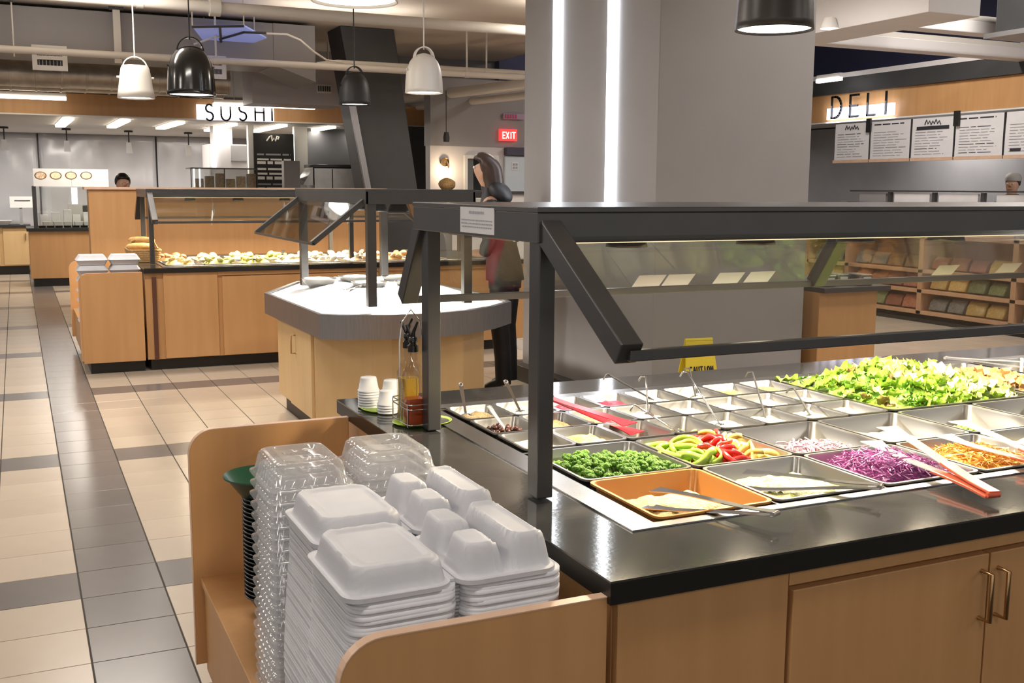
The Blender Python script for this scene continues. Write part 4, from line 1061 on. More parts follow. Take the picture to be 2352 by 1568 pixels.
# ================================================================ HOT BAR (far) AND ICE ISLAND
HX0, HY0, HY1 = 0.965, 9.60, 11.40
bar_cabinet('maple laminate hot bar cabinet behind the round ice island', HX0-0.01, 4.6, HY0+0.02, HY1-0.02,
            [(HX0+0.16, HX0+0.62)], [(HX0+0.66, HX0+1.40), (HX0+1.41, HX0+2.1)], [None, None], (2.8, 10.5, 0))
B(HX0-0.01+0.075, HX0-0.01+0.11, HY0+0.005, HY0+0.03, 0.1, 0.82).build('dark_joint', mat('brown_joint', (0.10, 0.035, 0.02), 0.5), bpy.data.objects['buffet_cabinet.001'])
side_shelf('maple take-out shelf box at the end of the far hot bar', 0.44, HX0-0.012, HY0+0.02, HY1-0.1, 0.40, (0.7, 10.5, 0))
fp = bpy.data.objects['take_out_shelf.001']
B(0.455, HX0-0.012, HY0+0.012, HY0+0.02, 0.10, 0.855).build('outer_front', M['maple'], fp)
worktop('dark brown-black worktop of the far hot bar', HX0, 4.65, HY0, HY1, HX0+0.20, 4.5, HY0+0.20, HY1-0.25, (2.8, 10.5, CT-0.045))
well('steel well rim of the far hot bar', HX0+0.17, 4.53, HY0+0.10, HY1-0.22, HX0+0.205, 4.495, HY0+0.205, HY1-0.255, (2.8, 10.5, 0.737))
guard('far dark metal sneeze guard over the hot bar', (HX0+0.12, 10.45, CT), HX0+0.12, 4.5, 10.10, 10.90, 9.74, 1.29, 11.22, 1.29,
      [HX0+0.13, 2.95, 4.4], [HX0+0.125], [HX0+0.125, 2.95], [1.5, 1.95, 2.4, 2.85, 3.3, 3.9], zt=1.575, zf=1.50, energy=75)
r_ = random.Random(21)
hot = [((0.72, 0.50, 0.18), (0.88, 0.72, 0.36)), ((0.80, 0.66, 0.34), (0.92, 0.84, 0.58)), ((0.55, 0.30, 0.12), (0.70, 0.46, 0.20)), ((0.44, 0.46, 0.12), (0.70, 0.66, 0.28)), ((0.78, 0.70, 0.52), (0.90, 0.84, 0.70)), ((0.40, 0.20, 0.10), (0.62, 0.40, 0.2)), ((0.62, 0.56, 0.10), (0.8, 0.74, 0.2)), ((0.68, 0.44, 0.26), (0.86, 0.68, 0.46))]
fnames = ('golden roasted potatoes', 'creamy baked pasta', 'brown braised meat', 'green bean medley', 'pale rice pilaf', 'dark stewed mushrooms', 'yellow curry vegetables', 'breaded chicken pieces')
lump = []
for q, (c1, c2) in enumerate(hot):
    mt = mat('hot_food_tone', c1, 0.4, var=c2, scale=30, bump=0.5, bscale=60, rand=0.15)
    lump.append((mt, MB().add([Vector((v.x*0.035, v.y*0.028, v.z*0.02))*(1+0.2*noise.noise(v*2+Vector((q, 0, 0)))) for v in IV], IF).mesh('food_piece', mt, True)))
hp0 = HX0+0.215
for i in range(8):
    for j in range(2):
        x0 = hp0+i*0.335; y0 = HY0+0.215+j*0.56
        q = (i*3+j*5) % 8
        pan(x0, x0+0.325, y0, y0+0.54, 0.06, 'steel hot bar pan of %s' % fnames[q], group='hot bar pans')
        heap('hot_food', 'bed of %s in the %s row of the hot bar' % (fnames[q], ('front', 'rear')[j]), lump[q][0], x0+0.022, x0+0.303, y0+0.022, y0+0.518, 0.875, 0.925, 0.014, 18, i*2.3+j, n=16)
        for k in range(9):
            u, v = r_.uniform(0.2, 0.8), r_.uniform(0.15, 0.85)
            put('food_piece', lump[q][1], (x0+0.325*u, y0+0.54*v, 0.925+r_.uniform(0, 0.015)), (r_.uniform(-.5, .5), r_.uniform(-.5, .5), r_.random()*6), r_.uniform(0.7, 1.3), 'piece of %s on the hot bar' % fnames[q], 'food', fnames[q]+' on the hot bar')
for k, (x, y, a) in enumerate(((1.95, 9.86, 0.5), (2.95, 9.86, -0.3), (3.55, 10.2, 0.9), (2.35, 10.5, 0.2))):
    d = Vector((math.cos(a), math.sin(a), 0))
    tongs('black serving tongs lying on the hot bar pans', (x, y-0.06, 0.945), (x+0.05, y+0.20, 0.955), 0.05, M['black_matt'], None, 0.022)['group'] = 'black tongs on the hot bar'
# cards on hot bar guard rails
for i, x in enumerate((1.22, 1.80, 2.52, 2.98)):
    tag(MB().beam((x, 10.995, 1.40), (x, 11.05, 1.347), 0.12, 0.002, (1, 0, 0)).build('label_card', M['paper']), 'white label card on the rear glass of the hot bar', 'card', 'cards on the hot bar rear glass')
for i, x in enumerate((1.58, 2.25, 2.83)):
    tag(MB().beam((x, 9.79, 1.345), (x, 9.745, 1.305), 0.13, 0.002, (1, 0, 0)).build('label_card', M['paper']), 'white label card on the front rail of the hot bar', 'card', 'cards on the hot bar front rail')
# foam boxes on the far take-out shelf and bread basket
def closed_box(x, y, z, w_, d, label, group):
    t = thing('foam_takeout_box', label, 'food container', (x, y, z), group)
    L = [rrect(x-w_/2+0.02, x+w_/2-0.02, y-d/2+0.02, y+d/2-0.02, 0.02, z), rrect(x-w_/2, x+w_/2, y-d/2, y+d/2, 0.03, z+0.04), rrect(x-w_/2-0.004, x+w_/2+0.004, y-d/2-0.004, y+d/2+0.004, 0.03, z+0.042)]
    MB().loft(L, True, True).build('base', M['foam'], t, smooth=True, angle=40)
    L = [rrect(x-w_/2-0.004, x+w_/2+0.004, y-d/2-0.004, y+d/2+0.004, 0.03, z+0.043), rrect(x-w_/2, x+w_/2, y-d/2, y+d/2, 0.03, z+0.046), rrect(x-w_/2+0.025, x+w_/2-0.025, y-d/2+0.025, y+d/2-0.025, 0.02, z+0.085), rrect(x-w_/2+0.06, x+w_/2-0.06, y-d/2+0.06, y+d/2-0.06, 0.02, z+0.087)]
    MB().loft(L, True, True).build('lid', M['foam'], t, smooth=True, angle=40)
    return t
for sx, lbs in ((0.565, 'left'), (0.83, 'right')):
    for k in range(7):
        closed_box(sx, 9.86, 0.402+k*0.0875, 0.25, 0.26, 'closed white foam box in the hot bar shelf stack by the %s' % ('aisle' if lbs == 'left' else 'worktop'), 'foam boxes at the hot bar %s stack' % lbs)
M['wicker'] = mat('wicker', (0.42, 0.24, 0.09), 0.6, var=(0.56, 0.36, 0.16), scale=70, bump=0.6, bscale=120)
bk = thing('wicker_basket', 'shallow wicker bread basket beside the hot bar post', 'basket', (1.06, 10.55, CT))
for k in range(6):
    z = CT+0.012+k*0.020; P = rrect(0.94-0.004*k, 1.18+0.004*k, 10.34-0.004*k, 10.74+0.004*k, 0.05, z, 5); P.append(P[0])
    MB().tube(P, 0.011, 6).build('woven_band', M['wicker'], bk, smooth=True, angle=60)
B(0.94, 1.18, 10.34, 10.74, CT+0.001, CT+0.012).build('basket_floor', M['wicker'], bk)
MB().tube([(0.93, 10.54, CT+0.12), (0.96, 10.54, CT+0.19), (1.06, 10.54, CT+0.225), (1.16, 10.54, CT+0.19), (1.19, 10.54, CT+0.12)], 0.009, 6).build('handle', M['wicker'], bk, smooth=True)
M['crust'] = mat('bread_crust', (0.52, 0.28, 0.09), 0.5, var=(0.68, 0.42, 0.16), scale=20, bump=0.3)
for k, (x, y, z, a) in enumerate(((1.02, 10.43, 1.045, 0.3), (1.10, 10.64, 1.045, 0.9), (1.05, 10.54, 1.098, -0.5))):
    d = Vector((math.cos(a), math.sin(a), 0))*0.13; c = Vector((x, y, z))
    o = MB().tube([c-d, c-d*0.8, c-d*0.3, c+d*0.3, c+d*0.8, c+d], [0.006, 0.026, 0.034, 0.034, 0.026, 0.006], 12).build('bread_loaf', M['crust'], smooth=True, angle=180)
    tag(o, ('crusty bread stick pointing out of the wicker basket', 'crusty bread roll lying lowest in the wicker basket', 'crusty bread roll lying on top in the wicker basket')[k], 'bread')

# ---- ice island
IZ = 0.84
outer = [(1.600, 7.72), (1.625, 6.27), (1.72, 6.185), (2.02, 6.085), (2.30, 6.07), (2.55, 6.13), (2.80, 6.30), (3.02, 6.52), (3.08, 6.90), (3.02, 8.0), (2.75, 8.55), (2.05, 8.60)]
def poly_scale(P, s, cx=2.33, cy=7.35): return [(cx+(x-cx)*s, cy+(y-cy)*s) for x, y in P]
isl = thing('salad_island', 'rounded island with deep stainless apron and maple base', 'buffet island', (2.33, 7.35, 0))
ap = MB()
Lp = [[(x, y, z) for x, y in poly_scale(outer, s)] for s, z in ((0.985, IZ-0.150), (1.0, IZ-0.150), (1.0, IZ), (0.965, IZ), (0.955, IZ-0.10))]
ap.loft(Lp, False, False).build('steel_apron', M['steel_sat'], isl, smooth=True, angle=25)
base = [(1.665, 7.60), (1.665, 6.55), (1.98, 6.36), (2.10, 6.32), (2.60, 6.36), (2.86, 6.62), (2.955, 6.95), (2.92, 7.9), (2.7, 8.4), (2.1, 8.45)]
MB().prism(base, 0.12, IZ-0.12).build('base_cabinet', M['maple_pale'], isl, bevel=0.004)
MB().prism(poly_scale(base, 0.93), 0.0, 0.12).build('kickboard', M['kick'], isl)
d_ = B(1.645, 1.665, 6.57, 7.15, 0.13, IZ-0.16).build('door', M['maple_pale'], isl, bevel=0.002)
MB().tube([(1.645, 6.98, 0.62), (1.615, 6.98, 0.62), (1.615, 6.98, 0.50), (1.645, 6.98, 0.50)], 0.0055, 8).build('handle', M['brass'], d_, smooth=True, angle=60)
M['ice'] = mat('crushed_ice', (0.86, 0.88, 0.90), 0.35, var=(0.74, 0.76, 0.78), scale=60, bump=0.9, bscale=90)
ip = poly_scale(outer, 0.957); n = len(ip); loops = []
rngs = 16; rb = []
for i in range(n):
    a, b_ = ip[i], ip[(i+1) % n]
    for k in range(6): rb.append((a[0]+(b_[0]-a[0])*k/6, a[1]+(b_[1]-a[1])*k/6))
for k in range(rngs):
    s = 1-k/rngs*0.97; h_ = 0.09*sm(k/rngs*1.6)
    loops.append([(2.33+(x-2.33)*s, 7.35+(y-7.35)*s, IZ-0.012+h_+0.02*noise.noise(Vector((x*s*9, y*s*9, 2)))*(k > 1)) for x, y in rb])
io = MB().loft(loops, False, True).build('crushed_ice', M['ice'], smooth=True, angle=180); tag(io, 'bright white bed of crushed ice filling the island', 'ice'); io['kind'] = 'stuff'
for k, (x, y, c) in enumerate(((1.95, 7.5, 'cream'), (2.25, 7.6, 'whitefood'), (2.55, 7.5, 'yellowfood'), (2.2, 7.1, 'cream'), (2.5, 7.05, 'whitefood'))):
    z = IZ+0.085
    b_ = thing('steel_bowl', 'steel bowl of %s sunk in the crushed ice' % ('cream dressing', 'white cheese', 'yellow corn', 'pale hummus', 'cottage cheese')[k], 'bowl', (x, y, z))
    MB().lathe([(0.06, -0.05), (0.11, 0.0), (0.125, 0.028), (0.130, 0.028)], (x, y, z), 28, cap0=True).build('bowl_shell', M['steel_in'], b_, smooth=True)
    MB().lathe([(0.112, 0.012), (0.07, 0.03), (0.0005, 0.04)], (x, y, z), 24).build('bowl_filling', M[c], b_, smooth=True)
tongs('dark tongs lying on the crushed ice', (1.95, 6.85, IZ+0.085), (2.15, 7.05, IZ+0.095), 0.05, M['chrome'], None, 0.02)
# island guard
ig = thing('sneeze_guard', 'small dark sneeze guard with splayed end glass on the ice island', 'sneeze guard', (2.3, 7.15, IZ))
gx0, gx1, gy0, gy1 = 1.965, 2.60, 6.30, 8.0
for x in (gx0, gx1):
    for y in (gy0, gy1):
        B(x-0.028, x+0.028, y-0.028, y+0.028, IZ+(0.03 if y < 7 else 0.02), 1.575).build('post', M['frame'], ig, bevel=0.003)
B(gx0-0.04, gx1+0.04, gy0-0.045, gy0-0.028, 1.50, 1.575).build('front_fascia', M['frame'], ig)
B(gx0-0.04, gx1+0.04, gy1+0.028, gy1+0.045, 1.50, 1.575).build('back_fascia', M['frame'], ig)
B(gx0-0.045, gx0-0.028, gy0-0.045, gy1+0.045, 1.50, 1.575).build('end_fascia', M['frame'], ig)
B(gx1+0.028, gx1+0.045, gy0-0.045, gy1+0.045, 1.50, 1.575).build('end_fascia', M['frame'], ig)
B(gx0-0.046, gx1+0.046, gy0-0.046, gy1+0.046, 1.575, 1.59).build('top_board', M['frame'], ig)
for s, gx in ((-1, gx0), (1, gx1)):
    for y in (gy0+0.02, gy1-0.02):
        MB().beam((gx+s*0.02, y, 1.53), (gx+s*0.36, y, 1.265), 0.03, 0.04, (0, 1, 0)).build('glass_arm', M['frame'], ig)
    a, b_ = Vector((gx+s*0.04, 0, 1.50)), Vector((gx+s*0.36, 0, 1.27))
    g = MB().add([(a.x, gy0, a.z), (a.x, gy1, a.z), (b_.x, gy1, b_.z), (b_.x, gy0, b_.z), (a.x, gy0, a.z-0.006), (a.x, gy1, a.z-0.006), (b_.x, gy1, b_.z-0.006), (b_.x, gy0, b_.z-0.006)], [(0, 1, 2, 3), (4, 7, 6, 5)]).build('glass_pane', M['glass'], ig)
    B(b_.x-0.008, b_.x+0.008, gy0, gy1, b_.z-0.016, b_.z-0.002).build('glass_rail', M['frame'], g)
for y in (6.7, 7.15, 7.6):
    sh = MB().lathe([(0.03, 1.574), (0.036, 1.53), (0.07, 1.45), (0.074, 1.435)], (2.28, y, 0), 24, cap0=True).build('lamp_shade', M['frame'], ig, smooth=True, solid=0.002)
    MB().lathe([(0.0001, 1.452), (0.05, 1.448)], (2.28, y, 0), 20).build('lamp_bulb', M['lampface'], sh)
    d = bpy.data.lights.new('island_lamp', 'SPOT'); d.energy = 170; d.color = (1.0, 0.93, 0.82); d.spot_size = math.radians(135); d.spot_blend = 0.9; d.shadow_soft_size = 0.05
    o = bpy.data.objects.new('island_lamp', d); COL.objects.link(o); o.location = (2.28, y, 1.43)
# ================================================================ PENDANTS
def depth(p): return (Vector(p)-Vector((0, 0, CAM_H))).dot(_f)
def pendant(px, py, wpx, z, mtl, label, style='bell', energy=18, group=None):
    p = atZ(px, py, z); dia = wpx*depth(p)/F_PX; R_ = dia/2
    t = thing('pendant_lamp', label, 'pendant lamp', p, group)
    if style == 'bell':
        H_ = dia*1.03
        prof = [(1.0, 0), (0.985, 0.10), (0.965, 0.30), (0.93, 0.48), (0.86, 0.64), (0.74, 0.78), (0.58, 0.88), (0.38, 0.955), (0.16, 0.99), (0.05, 1.0)]
    else:
        H_ = dia*0.98
        prof = [(1.0, 0), (0.93, 0.2), (0.86, 0.45), (0.80, 0.68), (0.74, 0.84), (0.68, 0.90), (0.4, 0.905), (0.05, 0.905)]
    MB().lathe([(r*R_, h*H_) for r, h in prof], p, 40, cap1=True).build('shade', mtl, t, smooth=True, angle=50, solid=0.006)
    MB().lathe([(R_*0.95, 0.012), (0.0005, 0.016)], p, 32).build('diffuser', M['lampface'], t)
    top = p+Vector((0, 0, H_))
    st = MB(); n = 14; k = 0.52 if style == 'bell' else 0.62
    pts = []
    for i in range(n+1):
        a = math.pi*i/n
        pts.append(p+Vector((math.cos(a)*R_*k*1.05, 0, H_*(0.86 if style == 'bell' else 0.84)+math.sin(a)*R_*(0.62 if style == 'bell' else 0.62))))
    pts = [p+Vector((R_*(0.90 if style == 'bell' else 0.86), 0, H_*0.55))]+pts+[p+Vector((-R_*(0.90 if style == 'bell' else 0.86), 0, H_*0.55))]
    s_ = st.ribbon(pts, R_*(0.30 if style == 'bell' else 0.14), 0.010, (0, 1, 0)).build('strap_handle', mtl, t, smooth=True, angle=60)
    for s in (1, -1):
        MB().tube([p+Vector((s*R_*0.86, 0, H_*0.58)), p+Vector((s*R_*0.99, 0, H_*0.58))], 0.010, 10).build('rivet', mtl, s_)
    zt = p.z+H_*0.86+R_*0.62
    MB().tube([(p.x, p.y, zt-0.02), (p.x, p.y, 3.55)], 0.006, 6).build('cord', mtl, t)
    MB().lathe([(0.05, 0), (0.045, 0.03)], (p.x, p.y, 3.52), 16, cap0=True, cap1=True).build('ceiling_cup', mtl, t)
    d = bpy.data.lights.new('pendant_light', 'SPOT'); d.energy = energy; d.color = NEUT; d.spot_size = math.radians(150); d.spot_blend = 0.6; d.shadow_soft_size = R_*0.7
    o = bpy.data.objects.new('pendant_light', d); COL.objects.link(o); o.location = (p.x, p.y, p.z-0.01)
    return t
pendant(440, 219, 108, 2.40, M['black'], 'large glossy black bell pendant in front of the sushi bulkhead')
pendant(974, 214, 86, 2.40, M['offwhite'], 'white bell pendant lamp with strap beside the leaning column')
pendant(815, 4, 196, 2.40, M['offwhite'], 'white pendant lamp overhead with only its glowing mouth showing')
pendant(1778, 70, 176, 2.40, mat('dark_bronze_shade', (0.05, 0.045, 0.042), 0.35), 'dark pendant lamp hanging in front of the grey column')
pendant(313, 226, 82, 2.40, M['offwhite'], 'white tapered bucket pendant lamp with open loop handle', 'bucket')
pendant(815, 241, 72, 2.40, M['black_matt'], 'smaller far black pendant lamp against the leaning column')

# ================================================================ SUSHI KITCHEN
def arc(cx, cz, rx, rz, a0, a1, n=10): return [(cx+rx*math.cos(math.radians(a0+(a1-a0)*i/n)), cz+rz*math.sin(math.radians(a0+(a1-a0)*i/n))) for i in range(n+1)]
STROKES = {'S': [arc(0.5, 0.76, 0.34, 0.24, 35, 270)+arc(0.5, 0.26, 0.36, 0.26, 90, -145)], 'U': [[(0.12, 1.0), (0.12, 0.36)]+arc(0.5, 0.36, 0.38, 0.36, 180, 360)+[(0.88, 0.36), (0.88, 1.0)]],
           'H': [[(0.12, 0), (0.12, 1)], [(0.88, 0), (0.88, 1)], [(0.12, 0.5), (0.88, 0.5)]], 'I': [[(0.5, 0), (0.5, 1)]],
           'D': [[(0.12, 0), (0.12, 1)], [(0.12, 1), (0.4, 1)]+arc(0.4, 0.5, 0.48, 0.5, 90, -90)+[(0.12, 0)]], 'E': [[(0.12, 0), (0.12, 1)], [(0.12, 1), (0.85, 1)], [(0.12, 0.5), (0.75, 0.5)], [(0.12, 0), (0.85, 0)]],
           'L': [[(0.12, 1), (0.12, 0)], [(0.12, 0), (0.85, 0)]], 'X': [[(0.1, 0), (0.9, 1)], [(0.1, 1), (0.9, 0)]], 'T': [[(0.05, 1), (0.95, 1)], [(0.5, 0), (0.5, 1)]],
           'C': [arc(0.5, 0.5, 0.40, 0.5, 50, 310)], 'A': [[(0.05, 0), (0.5, 1), (0.95, 0)], [(0.22, 0.38), (0.78, 0.38)]], 'O': [arc(0.5, 0.5, 0.42, 0.5, 0, 360, 16)], 'N': [[(0.12, 0), (0.12, 1), (0.88, 0), (0.88, 1)]]}
def letter(ch, fn, w_, h_, th, dp, mtl, parent, name='letter'):     # fn(u, v, d) -> world point
    m_ = MB()
    for st in STROKES[ch]:
        for (a, b_), (c, d) in zip(st[:-1], st[1:]):
            A, Bp = Vector((a*w_, b_*h_)), Vector((c*w_, d*h_)); e = (Bp-A)
            if e.length < 1e-6: continue
            e.normalize(); n_ = Vector((-e.y, e.x))*th/2; e2 = e*th*0.35
            q = [A-e2+n_, A-e2-n_, Bp+e2-n_, Bp+e2+n_]
            m_.add([fn(p.x, p.y, 0) for p in q]+[fn(p.x, p.y, dp) for p in q], [(0, 1, 2, 3), (7, 6, 5, 4), (0, 4, 5, 1), (1, 5, 6, 2), (2, 6, 7, 3), (3, 7, 4, 0)])
    return m_.build(name, mtl, parent)
Yf = 15.36
q0, q1 = atY(452, 274, Yf), atY(628, 246, Yf)
sg = thing('sushi_sign', 'backlit sign with thin black letters SUSHI on the wood bulkhead', 'sign', (q0.x, Yf, q0.z))
B(q0.x, q1.x, Yf-0.03, Yf+0.018, q0.z, q1.z).build('glow_panel', M['signglow'], sg)
for ch, xa, xb in (('S', 468, 490), ('U', 503, 530), ('S', 544, 566), ('H', 581, 606), ('I', 612, 632)):
    a, b_ = atY(xa, 277, Yf), atY(xb, 241, Yf)
    letter(ch, lambda u, v, d, a=a: (a.x+u, Yf-0.06-d, a.z+v), b_.x-a.x, b_.z-a.z, 0.022, 0.02, M['black'], sg)
for x0_, y0_, x1_, y1_, lb in ((-60, 217, 152, 223, 'linear ceiling lamp at the far left of the bulkhead'), (490, 238, 722, 244, 'linear ceiling lamp hanging over the sushi sign')):
    a, b_ = atY(x0_, y0_, 15.0), atY(x1_, y1_, 15.0); z = (a.z+b_.z)/2
    t = thing('linear_lamp', lb, 'lamp', (a.x, 15.0, z))
    B(a.x, b_.x, 14.97, 15.03, z+0.002, z+0.05).build('lamp_body', M['white'], t)
    B(a.x, b_.x, 14.96, 15.04, z-0.035, z+0.002).build('lamp_tube', M['ledwarm'], t)
    for f_ in (0.2, 0.8): MB().tube([(a.x+(b_.x-a.x)*f_, 15.0, z+0.05), (a.x+(b_.x-a.x)*f_, 15.0, 3.55)], 0.006, 5).build('hanger_rod', M['offwhite'], t)
for (xa, ya), (xb, yb_) in (((138, 290), (158, 272)), ((256, 292), (288, 276)), ((368, 295), (414, 281)), ((478, 300), (535, 285)), ((585, 302), (650, 288)), ((686, 305), (762, 292)), ((783, 307), (840, 297))):
    a, b_ = atZ(xa, ya, 2.535), atZ(xb, yb_, 2.535)
    if b_.y < 15.75: b_ = a.lerp(b_, (a.y-15.75)/(a.y-b_.y))
    t = thing('kitchen_light_bar', 'slim bright light bar set slantwise under the kitchen ceiling', 'lamp', (a.x, a.y, 2.52), 'slanting light bars in the kitchen ceiling')
    MB().beam((a.x, a.y, 2.535), (b_.x, b_.y, 2.535), 0.14, 0.03).build('lamp_tube', M['ledwarm'], t)
    MB().beam((a.x, a.y, 2.556), (b_.x, b_.y, 2.556), 0.17, 0.008).build('lamp_body', M['white'], t)
    area_light('kitchen_bar_and_fill_light', ((a.x+b_.x)/2, (a.y+b_.y)/2, 2.515), 0.14, 0.9, 15, NEUT, (0, 0, math.atan2(b_.y-a.y, b_.x-a.x)-math.pi/2))
for i, (x, y, yb_) in enumerate(((8, 292, 345), (152, 296, 348), (295, 301, 352), (432, 305, 358))):
    a = atZ(x, y, 2.55); c = atY(x, yb_, a.y); m1 = atY(x, yb_-25, a.y)
    t = thing('hanging_tag', 'small pale tag hanging on a black cord from the kitchen ceiling', 'tag', (a.x, a.y, c.z), 'tags hanging in the kitchen')
    MB().lathe([(0.075, 0), (0.07, 0.03)], (a.x, a.y, 2.53), 16, cap0=True, cap1=True).build('ceiling_cup', M['black_matt'], t)
    MB().tube([(a.x, a.y, 2.53), (a.x, a.y, m1.z)], 0.012, 6).build('cord', M['black_matt'], t)
    MB().loft([[(a.x-0.045, a.y-0.004, m1.z), (a.x+0.035, a.y-0.004, m1.z), (a.x+0.035, a.y+0.004, m1.z), (a.x-0.045, a.y+0.004, m1.z)], [(a.x-0.05, a.y-0.004, c.z), (a.x+0.06, a.y-0.004, c.z), (a.x+0.06, a.y+0.004, c.z), (a.x-0.05, a.y+0.004, c.z)]], True, True).build('tag_plate', M['paper'], t)
# plastic sheets hung on the back wall
M['sheet'] = mat('grey_plastic_sheet', (0.42, 0.42, 0.44), 0.22, var=(0.47, 0.465, 0.49), scale=1.5, spec=0.8)
for k, (xa, xb) in enumerate(((-260, 84), (88, 356), (360, 482))):
    a, b_ = atY(xa, 320, 21.85), atY(xb, 320, 21.85); v = []; n, m = 24, 22
    for j in range(m+1):
        for i in range(n+1):
            x = a.x+(b_.x-a.x)*i/n; z = 0.02+2.535*j/m
            v.append((x, 21.88+0.05*noise.noise(Vector((x*1.6, z*1.1, k*3.0)))+0.03*noise.noise(Vector((x*4, z*2.5, k))), z))
    o = MB().add(v, [(j*(n+1)+i, j*(n+1)+i+1, (j+1)*(n+1)+i+1, (j+1)*(n+1)+i) for j in range(m) for i in range(n)]).build('plastic_sheet', M['sheet'], smooth=True, angle=180, solid=0.004)
    tag(o, ('crinkled grey plastic sheet at the far left of the back wall', 'crinkled grey plastic sheet above the sushi menu board', 'narrow crinkled grey plastic sheet beside the kitchen hood')[k], 'plastic sheet')
# sushi station
st = thing('sushi_station', 'maple counter with dark top below the white picture menu', 'counter', (0.7, 18.9, 0))
B(0.16, 1.9, 18.5, 19.6, 0.13, 0.88).build('counter_body', M['maple'], st, bevel=0.004)
B(0.20, 1.9, 18.56, 19.5, 0, 0.13).build('kickboard', M['kick'], st)
B(0.13, 1.95, 18.46, 19.65, 0.88, 0.93).build('counter_top', M['black_matt'], st)
B(0.24, 0.30, 18.52, 18.58, 0.93, 1.59).build('guard_post', M['frame'], st)
B(0.30, 1.36, 18.54, 18.55, 0.95, 1.57).build('guard_glass', M['glass'], st)
mb_ = thing('picture_menu', 'white menu board with four food pictures over the sushi counter', 'menu board', (0.27, 18.5, 1.585))
B(0.27, 0.825, 18.50, 18.53, 1.585, 1.865).build('board_panel', M['white'], mb_)
B(0.83, 1.38, 18.50, 18.53, 1.585, 1.862).build('board_panel', M['white'], mb_)
pics = [((0.62, 0.28, 0.10), 93), ((0.80, 0.62, 0.30), 128), ((0.68, 0.50, 0.26), 163), ((0.62, 0.56, 0.40), 198)]
for q, (c, px) in enumerate(pics):
    p = atY(px, 403, 18.495); n = 20
    mt = mat('printed_food', c, 0.6, var=(0.90, 0.84, 0.66), scale=40)
    for s, dy, mm in ((1.0, 0.0, mat('printed_dish_ring', (0.16, 0.08, 0.04), 0.6)), (0.82, -0.0015, mt)):
        MB().loft([[(p.x+0.088*s*math.cos(2*math.pi*i/n), 18.4985+dy-d, p.z+0.062*s*math.sin(2*math.pi*i/n)) for i in range(n)] for d in (0, 0.001)], True, True).build('food_picture', mm, mb_)
r_ = random.Random(5)
for k in range(12):
    x = 0.42+0.9*(k % 6)/6+r_.uniform(-0.02, 0.04); y = 18.72+0.22*(k//6); z = 0.931+(0.10 if k >= 6 else 0)
    tag(MB().loft([rrect(x-0.055, x+0.055, y-0.07, y+0.07, 0.012, z), rrect(x-0.068, x+0.068, y-0.085, y+0.085, 0.012, z+0.095)], True, True).build('white_tub', M['white']), 'small white tub lined up on the sushi counter', 'tub', 'white tubs on the sushi counter') if k < 6 else \
    tag(B(x-0.06, x+0.06, y-0.08, y+0.08, 0.931, 0.931+0.20+0.04*(k % 3)).build('paper_carton', M['paper'], bevel=0.004), 'white paper carton behind the tubs on the sushi counter', 'carton', 'cartons on the sushi counter')
for k in range(8):
    x = 0.36+0.125*k
    tag(MB().loft([rrect(x-0.05, x+0.05, 18.58, 18.66, 0.008, 0.931), rrect(x-0.055, x+0.055, 18.57, 18.67, 0.008, 0.965)], True, True).build('sushi_tray', M['black']), 'small black sushi tray along the counter edge', 'tray', 'black trays on the sushi counter')
rc = thing('rice_cooker', 'dark and pale kitchen appliance at the back of the sushi counter', 'appliance', (1.0, 19.3, 0.93))
B(0.80, 1.25, 19.15, 19.5, 0.931, 1.28).build('appliance_body', M['paint_dark'], rc, bevel=0.02)
B(0.78, 1.0, 19.10, 19.15, 1.0, 1.30).build('appliance_panel', M['white'], rc)
lp = thing('tube_lamp', 'bright upright white tube lamp behind the sushi guard glass', 'lamp', (0.9, 19.7, 0.93))
B(0.86, 0.95, 19.5, 19.55, 0.95, 1.57).build('lamp_tube', emis('tube_glow', (1, 1, 1), 3), lp); B(0.84, 0.97, 19.48, 19.57, 0.93, 0.95).build('lamp_foot', M['white'], lp)
lc = thing('base_cabinet', 'pale yellow maple base cabinet at the far back wall', 'cabinet', (-0.4, 21.5, 0))
B(-1.6, 0.19, 21.2, 21.8, 0.16, 0.85).build('cabinet_body', M['maple_pale'], lc)
B(-1.55, 0.16, 21.27, 21.8, 0, 0.16).build('kickboard', M['kick'], lc)
B(-1.65, 0.22, 21.15, 21.8, 0.85, 0.89).build('cabinet_top', M['black_matt'], lc)
for a in (-1.2, -0.72, -0.24):
    dd = B(a, a+0.42 if a < -0.3 else 0.18, 21.18, 21.2, 0.18, 0.83).build('door', M['maple_pale'], lc, bevel=0.003)
    B(a+0.36, a+0.375, 21.15, 21.18, 0.62, 0.74).build('handle', M['brass'], dd)
tg = thing('price_display', 'white printed display sign standing on the far cabinet', 'sign', (-0.05, 21.4, 0.89))
B(-0.10, 0.32, 21.4, 21.45, 1.20, 1.40).build('sign_face', M['white'], tg); B(0.05, 0.10, 21.42, 21.46, 0.89, 1.2).build('sign_stem', M['paint_grey'], tg)
B(-0.02, 0.24, 21.39, 21.4, 1.32, 1.335).build('print_line', M['ink'], tg)
wp = tag(MB().loft([rrect(-0.62, -0.14, 21.25, 21.6, 0.03, 0.892), rrect(-0.68, -0.08, 21.2, 21.65, 0.03, 0.97)], True, True).build('white_tray', M['white']), 'white serving tray on the far cabinet top', 'tray')
